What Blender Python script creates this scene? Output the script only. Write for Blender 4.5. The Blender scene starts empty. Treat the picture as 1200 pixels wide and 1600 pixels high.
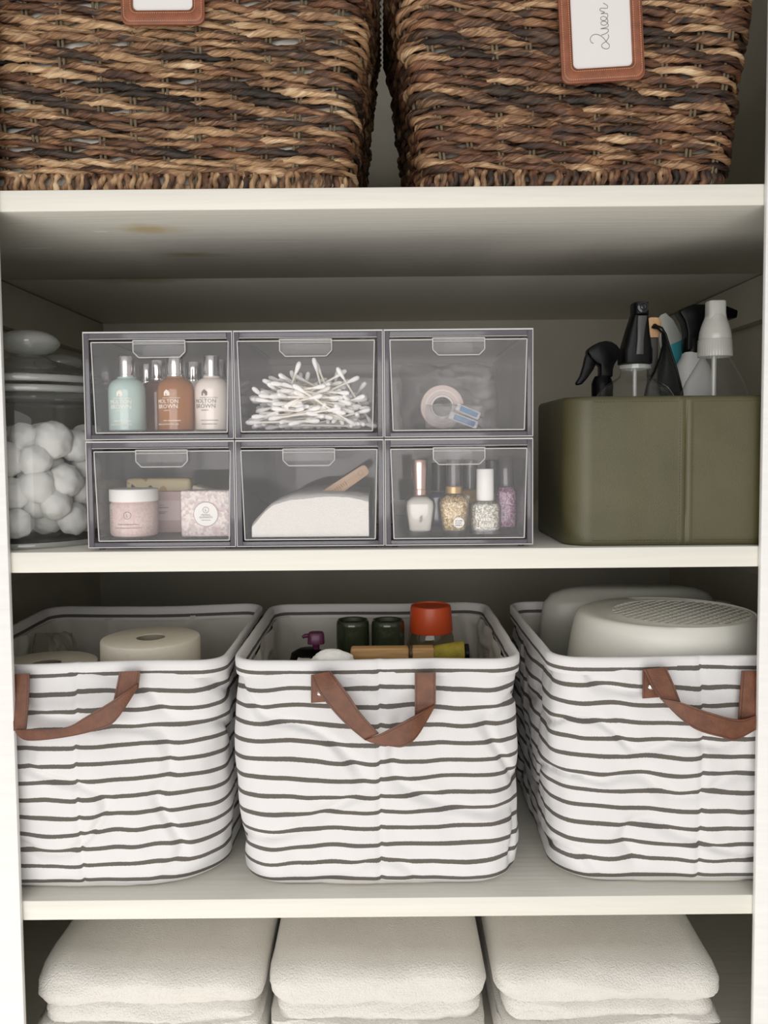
import bpy, bmesh, math, random
import numpy as np
from mathutils import Vector, Matrix, noise

random.seed(7)
rng = np.random.default_rng(7)
SC = bpy.context.scene
COL = SC.collection
PI = math.pi

# ------------------------------------------------------------------ camera, world, lights, exposure
FPX, CPX, CPY, PITCH, ROLL, CAM_D, CAM_Z = 1300.0, 600.0, 768.0, math.radians(3.2), math.radians(0.5), 0.83, 1.40
cam_data = bpy.data.cameras.new('camera')
cam = bpy.data.objects.new('camera', cam_data)
COL.objects.link(cam)
cam_data.sensor_fit = 'HORIZONTAL'
cam_data.sensor_width = 36.0
cam_data.lens = FPX / 1200.0 * 36.0
cam_data.shift_y = -(800.0 - CPY) / 1200.0
cam_data.clip_start = 0.01
cam.matrix_world = (Matrix.Translation((0, -CAM_D, CAM_Z)) @ Matrix.Rotation(PI / 2 - PITCH, 4, 'X')
                    @ Matrix.Rotation(-ROLL, 4, 'Z'))
SC.camera = cam

world = bpy.data.worlds.new('room_light')
SC.world = world
world.use_nodes = True
world.node_tree.nodes['Background'].inputs[0].default_value = (1.0, 0.985, 0.96, 1)
world.node_tree.nodes['Background'].inputs[1].default_value = 0.48


def area_light(name, loc, target, sx, sy, power, color):
    l = bpy.data.lights.new(name, 'AREA')
    l.shape = 'RECTANGLE'
    l.size, l.size_y, l.energy, l.color = sx, sy, power, color
    o = bpy.data.objects.new(name, l)
    COL.objects.link(o)
    o.location = loc
    o.rotation_euler = (Vector(target) - Vector(loc)).to_track_quat('-Z', 'Y').to_euler()
    return o


area_light('added_front_fill', (-0.35, -2.6, 1.40), (0.0, 0.05, 1.40), 2.4, 1.6, 35, (1.0, 0.985, 0.965))  # added soft fill lamp behind the camera, standing in for a window
area_light('added_low_fill', (-0.40, -1.10, 0.10), (0.0, 0.05, 1.60), 2.4, 0.6, 19, (1.0, 0.985, 0.96))  # added low area lamp that brightens the shelf undersides from the front

SC.view_settings.view_transform = 'Standard'
SC.view_settings.look = 'None'
SC.view_settings.gamma = 1.0
SC.view_settings.use_curve_mapping = False
SC.view_settings.exposure = -0.02
SC.cycles.transparent_max_bounces = 40
SC.cycles.max_bounces = 10
SC.cycles.caustics_reflective = False
SC.cycles.caustics_refractive = False

# ------------------------------------------------------------------ helpers


def P(px, py, Y):
    """the point of the real place at depth Y (metres behind the shelf fronts) that the photo shows at a pixel"""
    a, b = px - CPX, CPY - py
    u = (a * math.cos(ROLL) + b * math.sin(ROLL)) / FPX
    v = (-a * math.sin(ROLL) + b * math.cos(ROLL)) / FPX
    y = math.cos(PITCH) + v * math.sin(PITCH)
    z = -math.sin(PITCH) + v * math.cos(PITCH)
    t = (Y + CAM_D) / y
    return Vector((u * t, Y, CAM_Z + z * t))


def fbm(x, y, z, oct=3):
    s, a, f = 0.0, 1.0, 1.0
    for _ in range(oct):
        s += a * noise.noise((x * f, y * f, z * f))
        a *= 0.5
        f *= 2.1
    return s


class MB:
    def __init__(self):
        self.v, self.f, self.uv, self.has_uv = [], [], [], False

    def add(self, verts, faces, uv=None):
        o = len(self.v)
        self.v += [tuple(map(float, p)) for p in verts]
        self.f += [tuple(i + o for i in f) for f in faces]
        if uv is not None:
            self.has_uv = True
            self.uv += [tuple(map(float, q)) for q in uv]
        else:
            self.uv += [(0.0, 0.0)] * len(verts)
        return self

    def bm(self, bm, m=None):
        bm.verts.ensure_lookup_table()
        for i, v in enumerate(bm.verts):
            v.index = i
        vs = [(m @ v.co) if m else v.co.copy() for v in bm.verts]
        fs = [[v.index for v in f.verts] for f in bm.faces]
        bm.free()
        return self.add(vs, fs)

    def box(self, x0, x1, y0, y1, z0, z1, r=0.0, seg=2, m=None):
        bm = bmesh.new()
        bmesh.ops.create_cube(bm, size=1)
        for v in bm.verts:
            v.co = Vector(((x0 + x1) / 2 + v.co.x * (x1 - x0), (y0 + y1) / 2 + v.co.y * (y1 - y0), (z0 + z1) / 2 + v.co.z * (z1 - z0)))
        if r > 0:
            bmesh.ops.bevel(bm, geom=bm.edges[:], offset=r, segments=seg, profile=0.5, affect='EDGES')
        return self.bm(bm, m)

    def grid(self, pts, cu=False, cv=False, uv=None, flip=False):
        """pts[i][j]; cu closes i, cv closes j"""
        pts = np.asarray(pts, dtype=float)
        n, k = pts.shape[:2]
        fs = []
        for i in range(n if cu else n - 1):
            i2 = (i + 1) % n
            for j in range(k if cv else k - 1):
                j2 = (j + 1) % k
                q = (i * k + j, i2 * k + j, i2 * k + j2, i * k + j2)
                fs.append(q[::-1] if flip else q)
        return self.add(pts.reshape(-1, 3), fs, None if uv is None else np.asarray(uv).reshape(-1, 2))

    def tube(self, path, rad, n=8, caps=True):
        path = [Vector(p) for p in path]
        if not hasattr(rad, '__len__'):
            rad = [rad] * len(path)
        rings = []
        nrm = None
        for i, p in enumerate(path):
            t = (path[min(i + 1, len(path) - 1)] - path[max(i - 1, 0)]).normalized()
            if nrm is None:
                nrm = t.orthogonal().normalized()
            nrm = (nrm - t * nrm.dot(t))
            nrm = nrm.normalized() if nrm.length > 1e-6 else t.orthogonal().normalized()
            b = t.cross(nrm)
            rings.append([p + (nrm * math.cos(2 * PI * j / n) + b * math.sin(2 * PI * j / n)) * rad[i] for j in range(n)])
        o = len(self.v)
        self.grid([[tuple(q) for q in r] for r in rings], cv=True)
        if caps:
            self.f.append(tuple(o + j for j in range(n))[::-1])
            self.f.append(tuple(o + (len(path) - 1) * n + j for j in range(n)))
        return self

    def lathe(self, prof, n=32, c=(0, 0, 0), sx=1.0, sy=1.0, m=None, ph=0.0):
        """prof: (r, z) from bottom to top"""
        vs, fs = [], []
        idx = []
        for r, z in prof:
            if r < 1e-6:
                idx.append([len(vs)])
                vs.append(Vector((c[0], c[1], c[2] + z)))
            else:
                idx.append(list(range(len(vs), len(vs) + n)))
                for j in range(n):
                    a = 2 * PI * j / n + ph
                    vs.append(Vector((c[0] + r * sx * math.cos(a), c[1] + r * sy * math.sin(a), c[2] + z)))
        for a, b in zip(idx[:-1], idx[1:]):
            for j in range(n):
                j2 = (j + 1) % n
                if len(a) == 1 and len(b) == 1:
                    continue
                if len(a) == 1:
                    fs.append((a[0], b[j2], b[j]))
                elif len(b) == 1:
                    fs.append((a[j], a[j2], b[0]))
                else:
                    fs.append((a[j], a[j2], b[j2], b[j]))
        if m:
            vs = [m @ v for v in vs]
        return self.add(vs, fs)

    def loft(self, secs, n=28, p=3.0):
        """secs: (cx, cy, z, half_x, half_y); superellipse sections, capped"""
        pts = []
        for cx, cy, z, hx, hy in secs:
            row = []
            for j in range(n):
                a = 2 * PI * j / n
                c, s = math.cos(a), math.sin(a)
                row.append((cx + hx * math.copysign(abs(c) ** (2 / p), c), cy + hy * math.copysign(abs(s) ** (2 / p), s), z))
            pts.append(row)
        o = len(self.v)
        self.grid(pts, cv=True, flip=True)
        self.f.append(tuple(o + j for j in range(n))[::-1])
        self.f.append(tuple(o + (len(secs) - 1) * n + j for j in range(n)))
        return self

    def prism(self, poly, y0, y1, r=0.0, m=None, seg=2):
        """polygon in x,z extruded along y"""
        bm = bmesh.new()
        vs = [bm.verts.new((x, y0, z)) for x, z in poly]
        f = bm.faces.new(vs)
        ret = bmesh.ops.extrude_face_region(bm, geom=[f])
        for e in ret['geom']:
            if isinstance(e, bmesh.types.BMVert):
                e.co.y = y1
        bmesh.ops.recalc_face_normals(bm, faces=bm.faces[:])
        if r > 0:
            bmesh.ops.bevel(bm, geom=bm.edges[:], offset=r, segments=seg, profile=0.5, affect='EDGES', clamp_overlap=True)
        bmesh.ops.triangulate(bm, faces=[f for f in bm.faces if len(f.verts) > 4])
        return self.bm(bm, m)

    def ribbon(self, pairs, th, sub=4):
        """strap through pairs of edge points, with thickness"""
        A = [Vector(a) for a, b in pairs]
        B = [Vector(b) for a, b in pairs]
        n = len(A)
        rows = []
        L = 0
        prev = None
        for i in range((n - 1) * sub + 1):
            k, t = divmod(i, sub)
            t /= sub
            if k >= n - 1:
                k, t = n - 2, 1.0

            def cr(Q):
                p0, p1, p2, p3 = Q[max(k - 1, 0)], Q[k], Q[k + 1], Q[min(k + 2, n - 1)]
                return 0.5 * ((2 * p1) + (p2 - p0) * t + (2 * p0 - 5 * p1 + 4 * p2 - p3) * t * t + (3 * p1 - p0 - 3 * p2 + p3) * t ** 3)
            a, b = cr(A), cr(B)
            c = (a + b) / 2
            if prev is not None:
                L += (c - prev).length
            prev = c
            rows.append((a, b, L))
        W = 6
        top, bot, uv = [], [], []
        for i, (a, b, l) in enumerate(rows):
            a2, b2, _ = rows[min(i + 1, len(rows) - 1)]
            a0, b0, _ = rows[max(i - 1, 0)]
            t = (a2 + b2 - a0 - b0)
            w = b - a
            nn = t.cross(w)
            nn = nn.normalized() if nn.length > 1e-9 else Vector((0, -1, 0))
            ring, u = [], []
            for j in range(W + 1):
                q = a + w * (j / W)
                ring.append(tuple(q + nn * th / 2)); u.append((l, j / W))
            for j in range(W, -1, -1):
                q = a + w * (j / W)
                ring.append(tuple(q - nn * th / 2)); u.append((l, j / W))
            top.append(ring); uv.append(u)
        o = len(self.v)
        self.grid(top, cv=True, uv=uv)
        k = 2 * W + 2
        self.f.append(tuple(o + j for j in range(k))[::-1])
        self.f.append(tuple(o + (len(rows) - 1) * k + j for j in range(k)))
        return self

    def mesh(self, name, mat, angle=40, recalc=False):
        me = bpy.data.meshes.new(name)
        me.from_pydata(self.v, [], self.f)
        if self.has_uv:
            ul = me.uv_layers.new(name='UVMap')
            li = np.empty(len(me.loops), dtype=np.int32)
            me.loops.foreach_get('vertex_index', li)
            ul.data.foreach_set('uv', np.asarray(self.uv, dtype=np.float32)[li].ravel())
        if recalc:
            bm = bmesh.new()
            bm.from_mesh(me)
            bmesh.ops.recalc_face_normals(bm, faces=bm.faces[:])
            bm.to_mesh(me)
            bm.free()
        me.polygons.foreach_set('use_smooth', [True] * len(me.polygons))
        me.set_sharp_from_angle(angle=math.radians(angle))
        if mat:
            me.materials.append(mat)
        me.update()
        return me

    def part(self, name, mat, parent, label=None, angle=40, kind=None, recalc=False):
        o = bpy.data.objects.new(name, self.mesh(name, mat, angle, recalc))
        COL.objects.link(o)
        o.parent = parent
        if label:
            o['label'] = label
        if kind:
            o['kind'] = kind
        return o

    def solo(self, name, mat, label, cat, loc=(0, 0, 0), rz=0.0, group=None, angle=40, kind=None, recalc=False):
        o = bpy.data.objects.new(name, self.mesh(name, mat, angle, recalc))
        COL.objects.link(o)
        o.location = loc
        o.rotation_euler = (0, 0, rz)
        tag(o, label, cat, group, kind)
        return o


def tag(o, label=None, cat=None, group=None, kind=None):
    if label:
        o['label'] = label
    if cat:
        o['category'] = cat
    if group:
        o['group'] = group
    if kind:
        o['kind'] = kind
    return o


def thing(name, label, cat, loc=(0, 0, 0), rz=0.0, group=None):
    o = bpy.data.objects.new(name, None)
    o.empty_display_size = 0.02
    COL.objects.link(o)
    o.location = loc
    o.rotation_euler = (0, 0, rz)
    return tag(o, label, cat, group)


def copy_part(src, parent, loc=None, rot=None, name=None):
    c = src.copy()
    COL.objects.link(c)
    c.parent = parent
    if loc is not None:
        c.location = loc
    if rot is not None:
        c.rotation_euler = rot
    return c


def text_mesh(s, size, thick=0.00015, align='CENTER', space=1.0):
    """verts, faces of flat lettering in x,z, facing -y"""
    cu = bpy.data.curves.new('lettering', 'FONT')
    cu.body, cu.size, cu.align_x, cu.extrude, cu.resolution_u = s, size, align, thick, 2
    cu.space_character = space
    ob = bpy.data.objects.new('lettering', cu)
    COL.objects.link(ob)
    bpy.context.view_layer.update()
    dg = bpy.context.evaluated_depsgraph_get()
    me = ob.evaluated_get(dg).to_mesh()
    vs = [Vector((v.co.x, -v.co.z, v.co.y)) for v in me.vertices]
    fs = [tuple(p.vertices) for p in me.polygons]
    ob.evaluated_get(dg).to_mesh_clear()
    bpy.data.objects.remove(ob)
    bpy.data.curves.remove(cu)
    return vs, fs


def wrap(vs, r, cx=0.0, cy=0.0, a0=0.0):
    """bend x,z lettering round an upright cylinder; a0 = 0 faces -y"""
    out = []
    for v in vs:
        a = v.x / r + a0
        rr = r - v.y
        out.append(Vector((cx + rr * math.sin(a), cy - rr * math.cos(a), v.z)))
    return out


# ------------------------------------------------------------------ materials


def lin(c):
    return tuple((x / 255 / 12.92) if x / 255 <= 0.04045 else ((x / 255 + 0.055) / 1.055) ** 2.4 for x in c) + (1,)


def nt(name):
    m = bpy.data.materials.new(name)
    m.use_nodes = True
    t = m.node_tree
    return m, t, t.nodes, t.links, t.nodes['Principled BSDF']


def ramp(n, stops, interp='LINEAR'):
    r = n.new('ShaderNodeValToRGB')
    e = r.color_ramp.elements
    while len(e) < len(stops):
        e.new(0.5)
    for k, (p, c) in zip(e, stops):
        k.position = p
        k.color = c
    r.color_ramp.interpolation = interp
    return r


def M(name, col, rough=0.5, metal=0.0, bump=0.0, bscale=300.0, var=0.0, vscale=25.0, coat=0.0, spec=0.5, sheen=0.0, sss=0.0, stretch=None, trans=0.0, alpha=1.0):
    m, t, n, l, b = nt(name)
    c = lin(col)
    b.inputs['Base Color'].default_value = c
    b.inputs['Roughness'].default_value = rough
    b.inputs['Metallic'].default_value = metal
    b.inputs['Coat Weight'].default_value = coat
    b.inputs['Specular IOR Level'].default_value = spec
    b.inputs['Sheen Weight'].default_value = sheen
    b.inputs['Transmission Weight'].default_value = trans
    b.inputs['Alpha'].default_value = alpha
    if sss:
        b.inputs['Subsurface Weight'].default_value = sss
        b.inputs['Subsurface Radius'].default_value = (0.01, 0.008, 0.006)
    tc = n.new('ShaderNodeTexCoord')
    src = tc.outputs['Object']
    if stretch:
        mp = n.new('ShaderNodeMapping')
        mp.inputs['Scale'].default_value = stretch
        l.new(src, mp.inputs[0])
        src = mp.outputs[0]
    if var > 0:
        nz = n.new('ShaderNodeTexNoise')
        nz.inputs['Scale'].default_value = vscale
        nz.inputs['Detail'].default_value = 5
        l.new(src, nz.inputs['Vector'])
        r = ramp(n, [(0.3, tuple(x * (1 - var) for x in c[:3]) + (1,)), (0.7, tuple(min(1, x * (1 + var)) for x in c[:3]) + (1,))])
        l.new(nz.outputs['Fac'], r.inputs[0])
        l.new(r.outputs[0], b.inputs['Base Color'])
    if bump > 0:
        nb = n.new('ShaderNodeTexNoise')
        nb.inputs['Scale'].default_value = bscale
        nb.inputs['Detail'].default_value = 4
        l.new(src, nb.inputs['Vector'])
        bp = n.new('ShaderNodeBump')
        bp.inputs['Strength'].default_value = bump
        bp.inputs['Distance'].default_value = 0.002
        l.new(nb.outputs['Fac'], bp.inputs['Height'])
        l.new(bp.outputs[0], b.inputs['Normal'])
    return m


def clear(name, tint, haze=0.0, haze_col=(235, 235, 235), refl=0.9, rough=0.03, f0=0.04):
    """thin clear plastic or glass: tinted straight-through light, a gloss that grows towards grazing, a little haze"""
    m, t, n, l, b = nt(name)
    n.remove(b)
    out = n['Material Output']
    tr = n.new('ShaderNodeBsdfTransparent')
    tr.inputs[0].default_value = tuple(tint) + (1,)
    gl = n.new('ShaderNodeBsdfGlossy')
    gl.inputs['Roughness'].default_value = rough
    base = tr.outputs[0]
    if haze > 0:
        df = n.new('ShaderNodeBsdfDiffuse')
        df.inputs[0].default_value = lin(haze_col)
        mh = n.new('ShaderNodeMixShader')
        mh.inputs[0].default_value = haze
        l.new(base, mh.inputs[1])
        l.new(df.outputs[0], mh.inputs[2])
        base = mh.outputs[0]
    lw = n.new('ShaderNodeLayerWeight')
    lw.inputs[0].default_value = 0.5
    pw = n.new('ShaderNodeMath'); pw.operation = 'POWER'; pw.inputs[1].default_value = 4.0
    mu = n.new('ShaderNodeMath'); mu.operation = 'MULTIPLY_ADD'; mu.inputs[1].default_value = refl; mu.inputs[2].default_value = f0
    l.new(lw.outputs['Facing'], pw.inputs[0])
    l.new(pw.outputs[0], mu.inputs[0])
    mx = n.new('ShaderNodeMixShader')
    l.new(mu.outputs[0], mx.inputs[0])
    l.new(base, mx.inputs[1])
    l.new(gl.outputs[0], mx.inputs[2])
    l.new(mx.outputs[0], out.inputs[0])
    return m


def wicker_mat(name, stops):
    m, t, n, l, b = nt(name)
    uv = n.new('ShaderNodeUVMap')
    oi = n.new('ShaderNodeObjectInfo')
    mp = n.new('ShaderNodeMapping')
    mp.inputs['Scale'].default_value = (15, 0.35, 1)
    sx = n.new('ShaderNodeCombineXYZ')
    ml = n.new('ShaderNodeMath'); ml.operation = 'MULTIPLY'; ml.inputs[1].default_value = 97.0
    l.new(oi.outputs['Random'], ml.inputs[0])
    l.new(ml.outputs[0], sx.inputs[2])
    l.new(ml.outputs[0], sx.inputs[0])
    l.new(uv.outputs[0], mp.inputs['Vector'])
    ad = n.new('ShaderNodeVectorMath'); ad.operation = 'ADD'
    l.new(mp.outputs[0], ad.inputs[0]); l.new(sx.outputs[0], ad.inputs[1])
    n1 = n.new('ShaderNodeTexNoise'); n1.inputs['Scale'].default_value = 1.0; n1.inputs['Detail'].default_value = 2.5
    l.new(ad.outputs[0], n1.inputs['Vector'])
    # fibres along the twisted strand
    mp2 = n.new('ShaderNodeMapping'); mp2.inputs['Scale'].default_value = (30, 12, 1)
    l.new(uv.outputs[0], mp2.inputs['Vector'])
    ad2 = n.new('ShaderNodeVectorMath'); ad2.operation = 'ADD'
    l.new(mp2.outputs[0], ad2.inputs[0]); l.new(sx.outputs[0], ad2.inputs[1])
    n2 = n.new('ShaderNodeTexNoise'); n2.inputs['Scale'].default_value = 1.0; n2.inputs['Detail'].default_value = 4
    l.new(ad2.outputs[0], n2.inputs['Vector'])
    mixv = n.new('ShaderNodeMath'); mixv.operation = 'MULTIPLY_ADD'; mixv.inputs[1].default_value = 0.62
    sub = n.new('ShaderNodeMath'); sub.operation = 'SUBTRACT'; sub.inputs[1].default_value = 0.31
    l.new(n2.outputs['Fac'], mixv.inputs[0]); l.new(n1.outputs['Fac'], sub.inputs[0]); l.new(sub.outputs[0], mixv.inputs[2])
    r = ramp(n, [(p, lin(c)) for p, c in stops])
    l.new(mixv.outputs[0], r.inputs[0])
    l.new(r.outputs[0], b.inputs['Base Color'])
    b.inputs['Roughness'].default_value = 0.52
    b.inputs['Specular IOR Level'].default_value = 0.4
    bp = n.new('ShaderNodeBump'); bp.inputs['Strength'].default_value = 0.8; bp.inputs['Distance'].default_value = 0.0015
    l.new(n2.outputs['Fac'], bp.inputs['Height'])
    l.new(bp.outputs[0], b.inputs['Normal'])
    return m


def stripe_mat(name, first, pitch, width, vmin, vmax, base=(222, 220, 220), dark=(100, 95, 90)):
    """white canvas with printed stripes; v of the cloth (metres below the rim) decides"""
    m, t, n, l, b = nt(name)
    uv = n.new('ShaderNodeUVMap')
    sp = n.new('ShaderNodeSeparateXYZ')
    l.new(uv.outputs[0], sp.inputs[0])
    nz = n.new('ShaderNodeTexNoise'); nz.inputs['Scale'].default_value = 900; nz.inputs['Detail'].default_value = 1
    l.new(uv.outputs[0], nz.inputs['Vector'])

    def mth(op, a, bb=None, c=None):
        q = n.new('ShaderNodeMath'); q.operation = op
        for i, x in enumerate((a, bb, c)):
            if x is None:
                continue
            if isinstance(x, (int, float)):
                q.inputs[i].default_value = x
            else:
                l.new(x, q.inputs[i])
        return q.outputs[0]
    v = sp.outputs[1]
    v = mth('MULTIPLY_ADD', nz.outputs['Fac'], 0.0009, v)
    q = mth('DIVIDE', mth('SUBTRACT', v, first), pitch)
    fr = mth('ABSOLUTE', mth('SUBTRACT', mth('FRACT', mth('ADD', q, 0.5)), 0.5))
    on = mth('LESS_THAN', fr, width / pitch / 2)
    on = mth('MULTIPLY', on, mth('GREATER_THAN', v, vmin))
    on = mth('MULTIPLY', on, mth('LESS_THAN', v, vmax))
    mx = n.new('ShaderNodeMix'); mx.data_type = 'RGBA'
    mx.inputs[6].default_value = lin(base); mx.inputs[7].default_value = lin(dark)
    l.new(on, mx.inputs[0])
    l.new(mx.outputs[2], b.inputs['Base Color'])
    b.inputs['Roughness'].default_value = 0.85
    b.inputs['Specular IOR Level'].default_value = 0.2
    # canvas weave
    wv = n.new('ShaderNodeTexNoise'); wv.inputs['Scale'].default_value = 700; wv.inputs['Detail'].default_value = 2
    l.new(uv.outputs[0], wv.inputs['Vector'])
    bp = n.new('ShaderNodeBump'); bp.inputs['Strength'].default_value = 0.25; bp.inputs['Distance'].default_value = 0.001
    l.new(wv.outputs['Fac'], bp.inputs['Height'])
    l.new(bp.outputs[0], b.inputs['Normal'])
    return m


def leather_mat(name, col):
    """leather strap: u along, v across, a stitched line sunk near each edge"""
    m, t, n, l, b = nt(name)
    c = lin(col)
    tc = n.new('ShaderNodeTexCoord')
    nz = n.new('ShaderNodeTexNoise'); nz.inputs['Scale'].default_value = 90; nz.inputs['Detail'].default_value = 5
    l.new(tc.outputs['Object'], nz.inputs['Vector'])
    r = ramp(n, [(0.3, tuple(x * 0.75 for x in c[:3]) + (1,)), (0.7, tuple(x * 1.2 for x in c[:3]) + (1,))])
    l.new(nz.outputs['Fac'], r.inputs[0])
    uv = n.new('ShaderNodeUVMap'); sp = n.new('ShaderNodeSeparateXYZ'); l.new(uv.outputs[0], sp.inputs[0])
    a = n.new('ShaderNodeMath'); a.operation = 'SUBTRACT'; a.inputs[1].default_value = 0.5; l.new(sp.outputs[1], a.inputs[0])
    ab = n.new('ShaderNodeMath'); ab.operation = 'ABSOLUTE'; l.new(a.outputs[0], ab.inputs[0])
    cmp_ = n.new('ShaderNodeMath'); cmp_.operation = 'COMPARE'; cmp_.inputs[1].default_value = 0.41; cmp_.inputs[2].default_value = 0.022
    l.new(ab.outputs[0], cmp_.inputs[0])
    mx = n.new('ShaderNodeMix'); mx.data_type = 'RGBA'; mx.inputs[7].default_value = tuple(x * 0.45 for x in c[:3]) + (1,)
    l.new(cmp_.outputs[0], mx.inputs[0]); l.new(r.outputs[0], mx.inputs[6])
    l.new(mx.outputs[2], b.inputs['Base Color'])
    b.inputs['Roughness'].default_value = 0.48
    nb = n.new('ShaderNodeTexNoise'); nb.inputs['Scale'].default_value = 600; l.new(tc.outputs['Object'], nb.inputs['Vector'])
    bp = n.new('ShaderNodeBump'); bp.inputs['Strength'].default_value = 0.3; bp.inputs['Distance'].default_value = 0.001
    l.new(nb.outputs['Fac'], bp.inputs['Height']); l.new(bp.outputs[0], b.inputs['Normal'])
    return m


def painted_wood(name, col, stains=()):
    """brushed paint with grain relief; stains: (x, y, rx, ry, colour) blotches and chips that are really there"""
    m, t, n, l, b = nt(name)
    tc = n.new('ShaderNodeTexCoord')
    mp = n.new('ShaderNodeMapping'); mp.inputs['Scale'].default_value = (3, 60, 60)
    l.new(tc.outputs['Object'], mp.inputs[0])
    nz = n.new('ShaderNodeTexNoise'); nz.inputs['Scale'].default_value = 3; nz.inputs['Detail'].default_value = 5
    l.new(mp.outputs[0], nz.inputs['Vector'])
    c = lin(col)
    r = ramp(n, [(0.25, tuple(x * 0.93 for x in c[:3]) + (1,)), (0.75, c)])
    l.new(nz.outputs['Fac'], r.inputs[0])
    cur = r.outputs[0]
    n2 = n.new('ShaderNodeTexNoise'); n2.inputs['Scale'].default_value = 30; n2.inputs['Detail'].default_value = 4
    l.new(tc.outputs['Object'], n2.inputs['Vector'])
    for (x, y, rx, ry, sc, soft) in stains:
        mm = n.new('ShaderNodeMapping'); mm.inputs['Location'].default_value = (-x / rx, -y / ry, 0); mm.inputs['Scale'].default_value = (1 / rx, 1 / ry, 0)
        l.new(tc.outputs['Object'], mm.inputs[0])
        ln = n.new('ShaderNodeVectorMath'); ln.operation = 'LENGTH'
        l.new(mm.outputs[0], ln.inputs[0])
        ad = n.new('ShaderNodeMath'); ad.operation = 'MULTIPLY_ADD'; ad.inputs[1].default_value = 1.4
        l.new(n2.outputs['Fac'], ad.inputs[0])
        l.new(ln.outputs['Value'], ad.inputs[2])
        rr = ramp(n, [(0.45 if soft else 0.62, (1, 1, 1, 1)), (0.95 if soft else 0.66, (0, 0, 0, 1))])
        dv = n.new('ShaderNodeMath'); dv.operation = 'MULTIPLY'; dv.inputs[1].default_value = 0.55
        l.new(ad.outputs[0], dv.inputs[0]); l.new(dv.outputs[0], rr.inputs[0])
        mx = n.new('ShaderNodeMix'); mx.data_type = 'RGBA'
        mx.inputs[7].default_value = lin(sc)
        l.new(rr.outputs[0], mx.inputs[0]); l.new(cur, mx.inputs[6])
        cur = mx.outputs[2]
    l.new(cur, b.inputs['Base Color'])
    b.inputs['Roughness'].default_value = 0.42
    bp = n.new('ShaderNodeBump'); bp.inputs['Strength'].default_value = 0.22; bp.inputs['Distance'].default_value = 0.002
    l.new(nz.outputs['Fac'], bp.inputs['Height']); l.new(bp.outputs[0], b.inputs['Normal'])
    return m


def speckle(name, base, spots, scale, rough=0.3, metal_spots=False, cover=0.5, bump=0.0):
    """flakes of several colours in a base, as in glitter polish or a flecked soap"""
    m, t, n, l, b = nt(name)
    tc = n.new('ShaderNodeTexCoord')
    vo = n.new('ShaderNodeTexVoronoi'); vo.inputs['Scale'].default_value = scale
    l.new(tc.outputs['Object'], vo.inputs['Vector'])
    sp = n.new('ShaderNodeSeparateColor'); l.new(vo.outputs['Color'], sp.inputs[0])
    stops = [(0.0, lin(base))]
    k = len(spots)
    for i, s in enumerate(spots):
        stops.append((1 - cover + cover * i / k, lin(s)))
    r = ramp(n, stops, 'CONSTANT')
    l.new(sp.outputs[0], r.inputs[0])
    l.new(r.outputs[0], b.inputs['Base Color'])
    b.inputs['Roughness'].default_value = rough
    if metal_spots:
        b.inputs['Metallic'].default_value = 0.35
    if bump:
        bp = n.new('ShaderNodeBump'); bp.inputs['Strength'].default_value = bump; bp.inputs['Distance'].default_value = 0.002
        l.new(vo.outputs['Distance'], bp.inputs['Height']); l.new(bp.outputs[0], b.inputs['Normal'])
    return m


def wood_mat(name, c0, c1, stretch=(8, 90, 90)):
    m, t, n, l, b = nt(name)
    tc = n.new('ShaderNodeTexCoord')
    mp = n.new('ShaderNodeMapping'); mp.inputs['Scale'].default_value = stretch
    l.new(tc.outputs['Object'], mp.inputs[0])
    nz = n.new('ShaderNodeTexNoise'); nz.inputs['Scale'].default_value = 4; nz.inputs['Detail'].default_value = 4
    l.new(mp.outputs[0], nz.inputs['Vector'])
    r = ramp(n, [(0.3, lin(c0)), (0.7, lin(c1))])
    l.new(nz.outputs['Fac'], r.inputs[0]); l.new(r.outputs[0], b.inputs['Base Color'])
    b.inputs['Roughness'].default_value = 0.55
    return m


PAINT = painted_wood('white_shelf_paint', (230, 227, 217))
PAINT_TOP = painted_wood('white_shelf_paint_worn', (230, 227, 217), [
    (-0.250, 0.070, 0.050, 0.022, (205, 190, 150), True), (-0.225, 0.190, 0.050, 0.016, (196, 184, 150), True),
    (-0.335, 0.340, 0.09, 0.03, (190, 180, 152), True),
    (-0.300, 0.078, 0.020, 0.0045, (250, 248, 244), False), (-0.320, 0.165, 0.075, 0.004, (248, 246, 240), False),
    (-0.400, 0.150, 0.05, 0.004, (248, 246, 240), False)])
TRIM = painted_wood('white_frame_paint', (236, 235, 232))
WALL = M('grey_wall_paint', (202, 197, 182), rough=0.8, bump=0.1, bscale=60, var=0.06, vscale=9)
CANVAS = stripe_mat('striped_canvas', 0.0285, 0.01835, 0.0046, 0.006, 0.238)
HEM = stripe_mat('striped_hem', 0.0118, 0.5, 0.0036, 0.004, 0.02)
LINING = stripe_mat('bin_lining', 0.0125, 0.5, 0.0028, 0.004, 0.02, base=(214, 211, 203), dark=(30, 28, 26))
LEATHER = leather_mat('brown_leather', (108, 65, 43))
LEATHER_TAG = leather_mat('tan_leather', (138, 80, 54))
CLEAR = clear('clear_plastic', (0.985, 0.98, 0.985), haze=0.018, f0=0.014, refl=0.4, rough=0.0)
SMOKE = clear('smoky_plastic', (0.86, 0.85, 0.87), haze=0.03, haze_col=(190, 185, 195), f0=0.015, refl=0.5, rough=0.0)
SMOKE_EDGE = clear('smoky_plastic_edge', (0.50, 0.48, 0.52), haze=0.30, haze_col=(150, 146, 154), f0=0.05, rough=0.12)
EDGE_HIGHLIGHT = clear('painted_edge_highlight', (0.75, 0.75, 0.75), haze=0.62, haze_col=(238, 236, 234), f0=0.06, rough=0.2)  # whitish plastic: the highlight on the edges is put into the colour
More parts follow.
